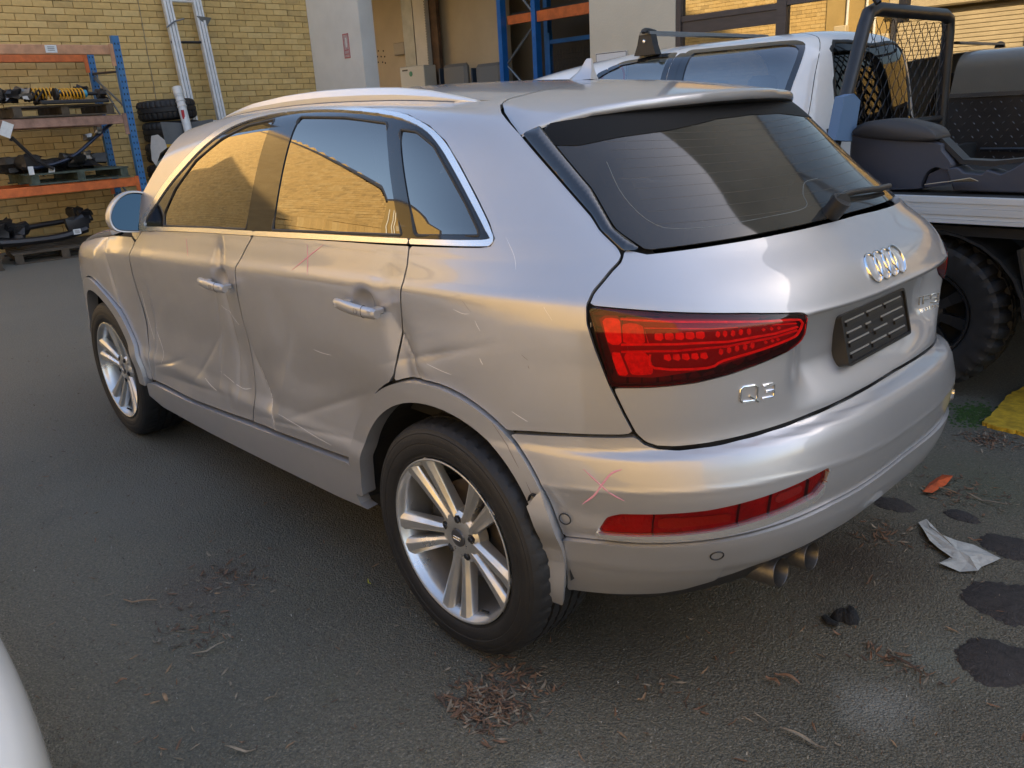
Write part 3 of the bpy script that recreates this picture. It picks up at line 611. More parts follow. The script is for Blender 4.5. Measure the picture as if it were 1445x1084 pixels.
# roof
roofp = [(.026, -.575), (.026, .575), (.35, .566), (1.3, .566), (1.62, .584), (1.70, .60), (1.76, 0), (1.70, -.60), (1.62, -.584), (1.3, -.566), (.35, -.566)]
panel('roof', Ptop, rnd(roofp, .03), M['silver'], car, h=.035, gap=.003, skirt=.02)
panel('windscreen', Ptop, [(1.78, 0), (1.71, .615), (1.95, .67), (2.33, .76), (2.40, .4), (2.43, 0), (2.40, -.4), (2.33, -.76), (1.95, -.67), (1.71, -.615)], M['screen'], car, h=.05, gap=.002, skirt=.004, off=-.003)
panel('cowl', Ptop, [(2.44, 0), (2.41, .4), (2.34, .77), (2.40, .80), (2.50, .4), (2.52, 0), (2.50, -.4), (2.40, -.80), (2.34, -.77), (2.41, -.4)], M['plastic'], car, h=.03, off=-.004)
panel('bonnet', Ptop, [(2.41, -.80), (2.51, -.4), (2.53, 0), (2.51, .4), (2.41, .80), (2.42, .835), (2.75, .83), (3.05, .77), (3.25, .60), (3.33, .3), (3.35, 0), (3.33, -.3), (3.25, -.60), (3.05, -.77), (2.75, -.83), (2.42, -.835)], M['silver'], car, h=.03, gap=.003, skirt=.02)
fb = [(2.98, .40), (2.985, .60), (3.03, .80), (3.12, .90), (3.3, .93), (UFC, .95), (UFC, .24), (3.2, .24), (3.0, .30)]
fbm = fb[:6]+[(2*UFC-u, v) for u, v in fb[:5]][::-1]+[(2*UFC-3.0, .30), (2*UFC-3.2, .24), (3.2, .24), (3.0, .30)]
panel('front_bumper', Pcar, fbm, M['silver'], car, h=.03, gap=.003, skirt=.03)
mb = MB(); mb.box((3.0, 0, .55), (.7, 1.2, .5)); mb.box((1.35, 0, .30), (3.2, 1.40, .14)); mb.box((1.3, 0, .26), (2.0, 1.50, .08)); mb.box((-.42, 0, .44), (.44, 1.0, .2)); mb.build('underbody', M['dark'], car)
# spoiler
def zsp(x, y):
    ay = abs(y); x0 = XFS(ay); z0 = float(np.interp(ay, [p[0] for p in ZR], [p[1] for p in ZR])); xe = -.345+.225*(ay/.648)**2.2
    ze = float(np.interp(ay, [0, .15, .29, .40, .50, .57, .62, .648], [1.492, 1.490, 1.484, 1.477, 1.465, 1.449, 1.432, 1.414]))
    t = np.clip((x0-x)/max(x0-xe, 1e-4), 0, 1); a = -.10*(x0-xe); return z0+(a)*t+(ze-z0-a)*t*t
XFS = lambda a: float(np.interp(a, [0, .55, .590, .615, .632, .642, .648], [.022, .020, .005, -.028, -.066, -.096, -.112]))
ys0 = np.linspace(0, .648, 80); _z = np.interp(ys0, [.0], [0]); _z = Ptop(np.stack([[XFS(a) for a in ys0], ys0], -1))[:, 2]; _z = np.where(ys0 > .60, np.interp(ys0, [.60, .62, .635, .648], [float(_z[int(.60/.648*79)]), 1.462, 1.440, 1.414]), _z); ZR = list(zip(ys0, _z))
V = []; NY, NX = 65, 16; ysn = np.sin(np.linspace(-1, 1, NY)*math.pi/2*.93)/math.sin(math.pi/2*.93)*.648
for y in ysn:
    ay = abs(y); xe = -.345+.225*(ay/.648)**2.2; k = 1-(ay/.648)**3
    xf = XFS(ay)-.001
    for i in range(NX):
        t = i/(NX-1); x = xf+(xe-xf)*t; V.append((x, y, zsp(x, y)))
    z = zsp(xe, y); V += [(xe-.005*k, y, z-.004), (xe-.006*k, y, z-.004-.012*k), (xe-.001, y, z-.006-.020*k), (xe+.02*k+.002, y, z-.010-.026*k), (xe+.14*k+.02, y*.985, z-.015-.030*k), (xe+.30*k+.03, y*.97, z+.01*k-.02)]
n = NX+6; Fc = [(j*n+i, (j+1)*n+i, (j+1)*n+i+1, j*n+i+1) for j in range(NY-1) for i in range(n-1)]
sp = meshobj('roof_spoiler', V, Fc, [M['silver'], M['plastic']], car, smooth=True, sharp=45)
for j in range(NY-1):
    for i in range(n-1):
        if i >= NX+2: sp.data.polygons[j*(n-1)+i].material_index = 1
bl_ = MB(); bl_.tube([(-.336+.225*(abs(y)/.648)**2.2+.030, y, zsp(-.336+.225*(abs(y)/.648)**2.2, y)-.034) for y in np.linspace(-.2, .2, 9)], .006, 6); bl_.build('high_brake_light', M['lampbase'], sp)
# antenna fin
V = []; prof = [(.285, .004, 0), (.26, .014, .010), (.24, .018, .022), (.222, .018, .034), (.208, .014, .052), (.205, .006, .060)]
fin = MB()
ring = []
for k, (xa, hw, zz) in enumerate([(.298, .026, 0), (.290, .022, .008), (.262, .012, .024), (.243, .007, .042), (.232, .004, .056), (.226, .002, .062)]):
    xb = .196+.012*k/5
    L_ = [(xa+(xb-xa)*t, hw*math.sin(math.pi*min(1, .15+t*.6)), 1.553+zz-.002) for t in (0, .25, .5, .75, 1)]
    ring.append(L_+[(x, -y, z) for x, y, z in L_[::-1]])
V = [p for r in ring for p in r]; Fc = [(k*10+i, k*10+(i+1) % 10, (k+1)*10+(i+1) % 10, (k+1)*10+i) for k in range(5) for i in range(10)]+[tuple(range(50, 60))]
meshobj('antenna_fin', V, Fc, M['silver'], car, smooth=True, sharp=60)
# roof rails
rp = [(1.62, .0), (1.50, .014), (1.34, .030), (1.11, .040), (.85, .043), (.60, .042), (.45, .038), (.30, .028), (.19, .013), (.105, .0)]
for s in (1, -1):
    q = crom([(x, .585) for x, _ in rp], 4, False); hh = .78*np.interp(q[:, 0], [p[0] for p in rp][::-1], [p[1] for p in rp][::-1]); P = Ptop(q)
    V = []
    for p, h_, x in zip(P, hh, q[:, 0]):
        zb = p[2]-.004; t = h_*.55+.006; wv = .0155 if .16 < x < 1.58 else .010
        for a, b in ((-.8, 0), (-1, .45), (-.62, .93), (0, 1.0), (.62, .93), (1, .45), (.8, 0)): V.append((p[0], (p[1]+a*wv-.004*b)*s, zb+(h_+.006)*max(b, 0) if b > 0 else zb+max(0, h_-.026)*.0))
    m_ = 7; Fc = [(i*m_+k, i*m_+k+1, (i+1)*m_+k+1, (i+1)*m_+k)[::s] for i in range(len(P)-1) for k in range(m_-1)]+[tuple(range(7)), tuple(range((len(P)-1)*7, len(P)*7))]
    meshobj('roof_rail', V, Fc, M['satin'], car, smooth=True, sharp=18)
for fn in (Pcar, MIR):
    rq = np.array([(1.60-.0375*k, vtop(1.60-.0375*k, .604)) for k in range(40)]); stroke('rail_seal', fn, rq, .006, M['seal'], car, -.001, .0012)
# scratches and chips in the paint
SCR = mat('bare_scratch', (.78, .77, .75), rough=.6); SCD = mat('dark_scuff', (.24, .22, .21), rough=.7)
for k_, (pts, w_, m_) in enumerate((([(-.235, 1.19), (-.262, 1.15), (-.27, 1.12)], .0010, SCR), ([(-.165, 1.00), (-.178, .975)], .003, SCR), ([(-.17, .905), (-.178, .89)], .004, SCR), ([(-.10, 1.02), (-.13, 1.013), (-.15, 1.015)], .0012, SCR), ([(-.30, .905), (-.302, .897)], .004, SCD), ([(-.285, .93), (-.30, .918)], .003, SCD), ([(-.25, .78), (-.29, .76)], .002, SCR), ([(.02, .86), (-.03, .85), (-.07, .845)], .0014, SCR), ([(-.12, 1.06), (-.155, 1.02)], .0015, SCD), ([(-.33, 1.07), (-.36, 1.02)], .0014, SCR))):
    stroke('scratch', Pcar, crom(pts, 4, False) if len(pts) > 2 else [pts[0], ((pts[0][0]+pts[1][0])/2+.001, (pts[0][1]+pts[1][1])/2), pts[1]], w_, m_, QP[0], .0001, .0005, taper=True, disp=sidedent)
for pts, w_, m_, par_, dd in (([(1.22, .86), (1.16, .83), (1.12, .80)], .0010, SCR, FDOOR[0], dF), ([(1.36, .58), (1.20, .55), (1.12, .56)], .002, SCR, FDOOR[0], dF), ([(2.02, .82), (2.05, .70), (2.02, .60)], .003, SCR, FDOOR[0], dF), ([(1.98, .66), (1.93, .56), (1.96, .50)], .002, SCR, FDOOR[0], dF), ([(1.50, .53), (1.44, .50), (1.41, .49)], .003, SCR, FDOOR[0], dF), ([(1.02, .66), (1.00, .58), (.97, .52)], .003, SCR, RDOOR[0], dR), ([(.99, .56), (.96, .50), (.95, .47)], .005, SCR, RDOOR[0], dR), ([(.90, .52), (.70, .50), (.56, .49)], .0016, SCR, RDOOR[0], dR), ([(.60, .80), (.55, .797), (.50, .80)], .0010, SCR, RDOOR[0], dR)):
    stroke('scratch', Pcar, crom(pts, 5, False), w_, m_, par_, .0001, .0005, taper=True, disp=dd)
for pts in ([(-.287, .61), (-.305, .57), (-.325, .53)], [(-.315, .52), (-.335, .48), (-.345, .44)], [(-.20, .745), (-.24, .69), (-.27, .64)]):
    stroke('scuff', Pcar, crom(pts, 5, False), .0035, SCD, car, .0112, .0117, taper=True)
# door handles
def handle(fn, c, s):
    x, z = c; y = float(fn(np.array([[x, z]]))[0, 1]); mb = MB(); V = []; sec = np.linspace(-1, 1, 15)
    for t in sec:
        w = .0170*(1-.12*t*t) if abs(t) < .98 else .012; o = .036-.010*t*t; V += [(x-.098*t, y+s*(o+dy), z+dz-.004*t) for dy, dz in [(.011*math.cos(a), w*math.sin(a)) for a in np.linspace(0, 2*math.pi, 13)[:-1]]]
    Fc = [(i*12+k, i*12+(k+1) % 12, (i+1)*12+(k+1) % 12, (i+1)*12+k) for i in range(14) for k in range(12)]+[tuple(range(12)), tuple(range(14*12, 15*12))]
    h = meshobj('door_handle', V, Fc, M['silver'], None, smooth=True, sharp=60)
    for dx in (.075, -.078): m2 = MB(); m2.box((x+dx, y+s*.018, z), (.03, .045, .018), bev=.004); m2.build('handle_mount', M['silver'], h)
    m3 = MB(); m3.tube([(x-.048, y+s*(.0332+.0112*math.cos(a)), z-.002+.0168*math.sin(a)) for a in np.linspace(0, 2*math.pi, 21)[:-1]], .0009, 4, closed=True); m3.build('handle_seam', M['seal'], h)
    m4 = MB(); q = [(-.012, -.006), (.002, -.006), (.002, .006), (-.012, .006)]
    m4.tube([(x-.022+a, y+s*.0475, z+b) for a, b in q], .0006, 4, closed=True); m4.build('touch_pad', M['seal'], h)
    return h
for side, (fn, s) in enumerate(((Pcar, 1), (MIR, -1))):
    handle(fn, HF, s).parent = FDOOR[side]; handle(fn, HR, s).parent = RDOOR[side]
# pink wax marks
for a, b in (((.573, 1.128), (.551, 1.044)), ((.645, 1.050), (.484, 1.135))):
    q = np.array([np.array(a)+(np.array(b)-a)*t+RNG.normal(0, .0008, 2) for t in np.linspace(0, 1, 9)]); stroke('wax_mark', Pcar, q, .0040, M['chalk'], RDOOR[0], .0003, .0009, taper=True, disp=dR)
q = np.array([(1.436-.022*t, 1.088-.062*t) for t in np.linspace(0, 1, 7)]); stroke('wax_mark', Pcar, q, .0035, M['chalk'], FDOOR[0], .0003, .0009, taper=True, disp=dF)
q = crom([(-.417, .666), (-.445, .640), (-.470, .617), (-.498, .602)], 4, False); stroke('wax_mark', Pcar, q, .0040, M['chalk'], BUP, .0004, .0011, taper=True)
q = crom([(-.495, .676), (-.474, .664), (-.455, .635), (-.438, .605), (-.413, .577)], 4, False); stroke('wax_mark', Pcar, q, .0050, M['chalk'], BUP, .0004, .0011, taper=True)
# badges
def dsp(P, q): return tg_disp(P, q)
for k in range(4):
    uc, vc = -1.195-(1.5-k)*.0415, 1.058
    stroke('ring_emblem', Pcar, [(uc+.0290*math.cos(a), vc+.0320*math.sin(a)) for a in np.linspace(0, 2*math.pi, 41)[:-1]], .0052, M['badge'], TG, 0, .006, closed=True)
def glyph(strokes, u0, v0, sc, w, h, dirn=-1, name='badge_letter'):
    for st in strokes:
        mb = MB()
        for pl in st: stroke('', Pcar, [(u0+dirn*x*sc, v0+y*sc) for x, y in pl], w, None, None, 0, h, mb=mb, disp=dsp)
        mb.build(name, M['badge'], TG)
GQ = [[(.15, 0), (0, .15), (0, .85), (.15, 1), (.85, 1), (1, .85), (1, .15), (.85, 0), (.15, 0)], [(.55, .35), (1.12, -.12)]]
G3 = [[(0, 1), (.75, 1), (.85, .9), (.85, .6), (.75, .52), (.25, .52)], [(.75, .50), (.85, .42), (.85, .1), (.75, 0), (0, 0)]]
glyph([GQ], -.728, .822, .036, .0065, .004); glyph([G3], -.775, .8235, .031, .0060, .004)
GT = [[(0, 1), (.8, 1)], [(.4, 1), (.4, 0)]]; GF = [[(0, 0), (0, 1), (.7, 1)], [(0, .55), (.6, .55)]]; GS = [[(.7, 1), (0, 1), (0, .52), (.7, .52), (.7, 0), (0, 0)]]; GI = [[(0, 0), (0, 1)]]
for g, x in ((GT, 0), (GF, .026), (GS, .049), (GI, .074)): glyph([g], -1.565-x, .862, .024, .0045, .003)
GO = [[(0, 0), (0, .8), (.6, .8), (.6, 0), (0, 0)]]; GU = [[(0, .8), (0, 0), (.6, 0), (.6, .8)]]; GA = [[(0, .8), (.6, .8), (.6, 0), (0, 0), (0, .4), (.6, .4)]]; Gt = [[(.2, 1.1), (.2, 0), (.5, 0)], [(0, .8), (.5, .8)]]; Gr = [[(0, 0), (0, .8), (.5, .8)]]; Gq = [[(.6, -.3), (.6, .8), (0, .8), (0, 0), (.6, 0)]]
for k, g in enumerate((Gq, GU, GA, Gt, Gt, Gr, GO)): glyph([g], -1.572-k*.0115, .843, .010, .0022, .002)
# number plate holder (no plate fitted)
def PL(a, b, z):          # local plate axes: a to the left (+y), b up, z out (rearwards)
    c = Vector((-.766, .040, .895)); up = Vector((.030, 0, .12)).normalized(); out = Vector((-.97, 0, .24)).normalized(); return tuple(c+Vector((0, 1, 0))*a+up*b+out*z)
hold = MB(); W2, H2 = .190, .064
outl = rnd([(-W2, -H2), (W2, -H2), (W2, H2), (-W2, H2)], .012); n = len(outl)
hold.prism(outl, -.028, .004, PL)
PH = hold.build('plate_holder', M['plastic'], TG)
PLM = mat('plate_holder_ribs', (.016, .015, .015), rough=.35)
PLS = mat('slot_seen_paint', (.36, .35, .33), rough=.35, metal=.5)
r1 = MB(); inner = rnd([(-W2+.007, -H2+.007), (W2-.007, -H2+.007), (W2-.007, H2-.007), (-W2+.007, H2-.007)], .008)
V = [PL(a, b, .004) for a, b in outl]+[PL(a, b, .010) for a, b in outl]+[PL(a, b, .010) for a, b in inner]+[PL(a, b, .004) for a, b in inner]
r1.add(V, [(k*n+i, k*n+(i+1) % n, (k+1)*n+(i+1) % n, (k+1)*n+i) for k in range(3) for i in range(n)]); r1.build('holder_rim', PLM, PH)
for b, segs in ((.040, ((-.165, -.06), (-.045, .045), (.06, .165))), (.012, ((-.165, -.03), (.03, .06), (.085, .165))), (-.012, ((-.165, -.10), (-.06, .02), (.05, .165))), (-.040, ((-.165, -.06), (-.045, .045), (.06, .165)))):
    for a0, a1 in segs:
        s_ = MB(); s_.prism([(a0, b-.008), (a1, b-.008), (a1, b+.001), (a0, b+.001)], .004, .0095, PL); s_.build('holder_rib', PLM, PH); s_ = MB(); s_.prism([(a0, b+.002), (a1, b+.002), (a1, b+.0062), (a0, b+.0062)], .004, .0062, PL); s_.build('holder_slot', PLS, PH)
# rear wiper
wp = MB(); c0 = Pcar(np.array([[-1.135, 1.183]]))[0]; nn = nrmf(Pcar, np.array([[-1.135, 1.195]]))[0]
c0 = Vector(c0); nn = Vector(nn)
wpts = [(-1.135, 1.182), (-1.16, 1.196), (-1.25, 1.205), (-1.40, 1.203), (-1.62, 1.193)]
wq_ = crom(wpts, 5, False); WP = Pcar(wq_); WN = nrmf(Pcar, wq_)
wp.tube([tuple(p+n_*(.012+.030*max(0, 1-i/8))) for i, (p, n_) in enumerate(zip(WP, WN))], [.020 if i < 4 else (.016 if i < 7 else .0085) for i in range(len(WP))], 10)
wp.tube([tuple(c0-nn*.005), tuple(c0+nn*.045)], .024, 14); wp.build('rear_wiper', M['plastic'], car, sharp=50)
wb = MB(); wb.tube([tuple(p+n_*.010) for p, n_ in zip(WP[6:], WN[6:])], .006, 6); wb.build('wiper_blade', M['seal'], car)
# door mirrors
MO = [(.800, 1.100), (.800, 1.150), (.808, 1.215), (.838, 1.236), (.885, 1.240), (.925, 1.222), (.960, 1.185), (.978, 1.145), (.975, 1.110), (.955, 1.090), (.90, 1.080), (.83, 1.078)]
for s in (1, -1):
    ol = crom(MO, 3); cy, cz = ol.mean(0); V = []; lev = [(0, 1.0), (.004, 1.015), (.03, 1.03), (.06, .98), (.09, .86), (.112, .62), (.120, .30)]
    for dx, k in [(.012, .93), (0, .94)]+lev:
        V += [(1.90+dx+.20*(y-.8)+.12*(z-cz), s*(cy+(y-cy)*k), cz+(z-cz)*k) for y, z in ol]
    n = len(ol); Fc = [((k)*n+i, k*n+(i+1) % n, (k+1)*n+(i+1) % n, (k+1)*n+i)[::-s] for k in range(len(lev)+1) for i in range(n)]+[tuple(range((len(lev)+1)*n, (len(lev)+2)*n))]
    mr = meshobj('door_mirror', V, Fc, M['silver'], car, smooth=True, sharp=50)
    V = [(1.909+.20*(y-.8)+.16*(z-cz), s*(cy+(y-cy)*.93), cz+(z-cz)*.93) for y, z in ol]; meshobj('mirror_glass', V, [tuple(range(n))], M['mirrorglass'], mr)
    V = [(1.90+dx+.20*(y-.8)+.12*(z-cz), s*(cy+(y-cy)*k), cz+(z-cz)*k) for dx, k in ((.006, .90), (.003, .955)) for y, z in ol]; meshobj('mirror_seal', V, [(i, (i+1) % n, n+(i+1) % n, n+i) for i in range(n)], M['seal'], mr)
    a = MB(); a.box((2.02, s*.850, 1.115), (.10, .12, .04), rx=-.25*s, bev=.012); a.build('mirror_arm', M['plastic'], mr)
# cabin
cab = MB()
for sx, sy in ((1.05, .36), (1.05, -.36), (.20, .42), (.20, -.42)):
    cab.box((sx, sy, .78), (.5, .5, .2), bev=.06); cab.box((sx-.26, sy, 1.02), (.14, .48, .5), ry=-.2, bev=.05); cab.box((sx-.33, sy, 1.34), (.09, .26, .16), ry=-.15, bev=.03)
cab.box((1.0, 0, .66), (2.2, 1.5, .06)); cab.box((1.95, 0, 1.0), (.35, 1.5, .22), bev=.08); cab.box((-.20, 0, .95), (.55, 1.1, .05)); cab.build('cabin_interior', M['interior'], car)
st = MB(); st.tube([(1.62+.05*math.sin(a), .36+.185*math.cos(a), 1.06+.185*math.sin(a)) for a in np.linspace(0, 2*math.pi, 25)[:-1]], .015, 8, closed=True); st.build('steering_wheel', M['plastic'], car)
# exhaust
for y in (.315, .435):
    ex = MB(); ex.lathe([(.028, .20), (.034, .10), (.0385, .0), (.037, -.002), (.0355, .0), (.033, .06), (0, .06)][::1], 24, 'X'); o = ex.build('exhaust_pipe', M['exh'], car, sharp=60); o.location = (-.768+.02*(y > .4), y, .342); o.rotation_euler = (0, R(8), 0)
mu = MB(); mu.tube([(-.55, .10, .36), (-.55, .50, .36)], .09, 16); mu.build('muffler', M['dark'], car)

# wheels: built once in local axes (Y points out of the car), then copied
def make_wheel(rot):
    wh = MB(); NT = 240
    prof = [(.232, -.095), (.240, -.112), (.262, -.120), (.300, -.124), (.326, -.118), (.338, -.104), (.343, -.085), (.3455, -.060), (.3460, -.056), (.3380, -.0555), (.3380, -.0475), (.3460, -.047), (.3465, -.020), (.3385, -.0195), (.3385, -.0105), (.3465, -.010), (.3465, .016), (.3385, .0165), (.3385, .0255), (.3465, .026), (.3460, .050), (.3380, .0505), (.3380, .0585), (.3455, .059), (.3435, .084), (.3385, .101), (.3270, .114), (.3200, .1165), (.3180, .1185), (.3140, .1185), (.3120, .120), (.300, .1225), (.2900, .1228), (.2880, .1215), (.285, .1225), (.268, .1205), (.256, .1165), (.2545, .1150), (.2475, .1135), (.2445, .1100), (.240, .105)]
    def mod(k, i, r, h):
        if (k % 5 == 0) and (r > .340) and abs(h) > .055: return r-.0045, h
        if (k % 5 == 2) and (.345 < r) and abs(h) < .055: return r-.002, h
        return r, h
    wh.lathe(prof, NT, 'Y', mod=mod); tyre = wh.build('tyre', M['tyre'], None, sharp=28)
    rb = MB(); rb.lathe([(.2405, .1125), (.2440, .1155), (.2440, .1175), (.2410, .1185), (.2370, .1165), (.2345, .1060), (.2300, .100), (.2265, .090), (.2235, .060), (.2170, .0), (.2170, -.09), (.235, -.10)], 96, 'Y'); rim = rb.build('rim', M['rim'], tyre, sharp=40)
    hb = MB(); hb.lathe([(.0, .079), (.028, .079), (.0285, .083), (.036, .085), (.050, .084), (.068, .080), (.078, .070), (.082, .040), (.06, .030)], 40, 'Y'); hb.build('wheel_hub', M['rim'], rim, sharp=30)
    cp = MB(); cp.lathe([(0, .0885), (.020, .0885), (.0262, .0865), (.0275, .082)], 32, 'Y'); cap = cp.build('hub_cap', mat('hub_cap_grey', (.16, .16, .17), rough=.3, metal=.8) if 'capm' not in M else M['capm'], rim, sharp=40); M['capm'] = cap.data.materials[0]
    for k in range(4):
        em = MB(); em.tube([(-.0105+.007*k+.005*math.cos(a), .0888, .005*math.sin(a)) for a in np.linspace(0, 2*math.pi, 17)[:-1]], .0008, 4, closed=True); em.build('cap_ring', M['chrome'], cap)
    for s5 in range(5):
        base = rot+s5*2*math.pi/5; ca, sa = math.cos(base), math.sin(base)
        for s in (1, -1):
            # each bar of a twin spoke: (radius, centre across, half width, outer depth, thickness)
            sec = [(.050, .0175, .0160, .082, .040), (.085, .0205, .0165, .0855, .040), (.115, .0250, .0185, .0900, .038), (.150, .0300, .0215, .0960, .036), (.185, .0350, .0240, .1020, .034), (.212, .0390, .0265, .1075, .032), (.230, .0415, .0300, .1115, .026), (.239, .0430, .0330, .1140, .016)]
            V = []
            for r_, cx, hw, dp, th in sec:
                cx *= s
                for t, d in ((-1*s, -th), (-1*s, -.014), (-.90*s, -.009), (-.45*s, -.0005), (.35*s, .0), (.92*s, -.0100), (1*s, -.016), (1*s, -th)):
                    a = cx+t*hw; V.append((r_*ca-a*sa, dp+d, r_*sa+a*ca))
            nf = 8; Fc = [(i*nf+k, i*nf+(k+1) % nf, (i+1)*nf+(k+1) % nf, (i+1)*nf+k)[::s] for i in range(len(sec)-1) for k in range(nf)]+[tuple(range(nf)), tuple(range((len(sec)-1)*nf, len(sec)*nf))]
            o = meshobj('spoke', V, Fc, M['rim'], rim, smooth=True, sharp=22)
            bv = o.modifiers.new('b', 'BEVEL'); bv.width = .0012; bv.segments = 2; bv.limit_method = 'ANGLE'; bv.angle_limit = R(25)
        a = base+math.pi/5; b_ = MB(); c = (.056*math.cos(a), 0, .056*math.sin(a))
        b_.lathe([(0, .088), (.0075, .088), (.0095, .0855), (.0098, .060)], 6, 'Y', c); b_.lathe([(.0135, .078), (.0135, .0835), (.0105, .0835), (.010, .078)], 16, 'Y', c); b_.build('wheel_bolt', M['bolt'], rim)
    vs = MB(); a = rot+math.pi/5*7.1; vs.tube([(.224*math.cos(a), .085, .224*math.sin(a)), (.208*math.cos(a), .104, .208*math.sin(a))], .004, 8); vs.build('valve_stem', M['seal'], rim)
    wt = MB(); a = rot+math.pi/5+.02; wt.box((.214*math.cos(a), .02, .214*math.sin(a)), (.006, .03, .035), ry=-a); wt.build('balance_weight', M['chrome'], rim)
    ds = MB(); ds.lathe([(.06, .015), (.075, .022), (.145, .022), (.150, .020), (.150, .004), (.075, .004)], 48, 'Y'); ds.build('brake_disc', M['disc'], rim, sharp=30)
    cl = MB(); cl.box((.125*math.cos(.3), .018, .125*math.sin(.3)+.01), (.075, .06, .16), ry=-.3, bev=.012); cl.build('brake_caliper', M['bolt'], rim)
    bp = MB(); bp.lathe([(0, -.03), (.20, -.03), (.20, -.05)], 32, 'Y'); bp.build('wheel_back', M['dark'], rim)
    return tyre
def copytree(o, parent=None):
    c = o.copy(); COL.objects.link(c); c.parent = parent
    for ch in o.children: copytree(ch, c)
    return c
for i, (x, y, s, rot, steer) in enumerate(((0, .773, 1, R(-15), 0), (0, -.773, -1, R(20), 0), (2.603, .763, 1, R(18), 0.0), (2.603, -.763, -1, R(50), 0))):
    e = bpy.data.objects.new('wheel', None); COL.objects.link(e); e.parent = car; e.location = (x, y, .3465); e.rotation_euler = (0, 0, 0 if s > 0 else math.pi)
    e.rotation_euler[2] += steer
    if i == 0: W0 = make_wheel(rot); W0.parent = e; r0 = rot
    else:
        t = copytree(W0, e); t.rotation_euler = (0, -(rot-r0), 0)
def reparent_wheels(): pass
# arch liners
for cx, cz, r_ in ((RA[0], RA[1]-.01, .40), (FA[0], FA[1]-.01, .41)):
    for s in (1, -1):
        a = np.linspace(-.05, math.pi+.05, 20); V = [(cx+r_*math.cos(t), s*y, cz+r_*math.sin(t)) for y in (.50, 9) for t in a]; V = [(x, s*(.865-max(0, -.12-x)*.22-max(0, x-2.75)*.12) if abs(y) > 1 else y, z) for x, y, z in V]; n = len(a)
        Fc = [(i, i+1, n+i+1, n+i) for i in range(n-1)]+[tuple(range(n))]
        meshobj('arch_liner', V, Fc, M['liner'], car)
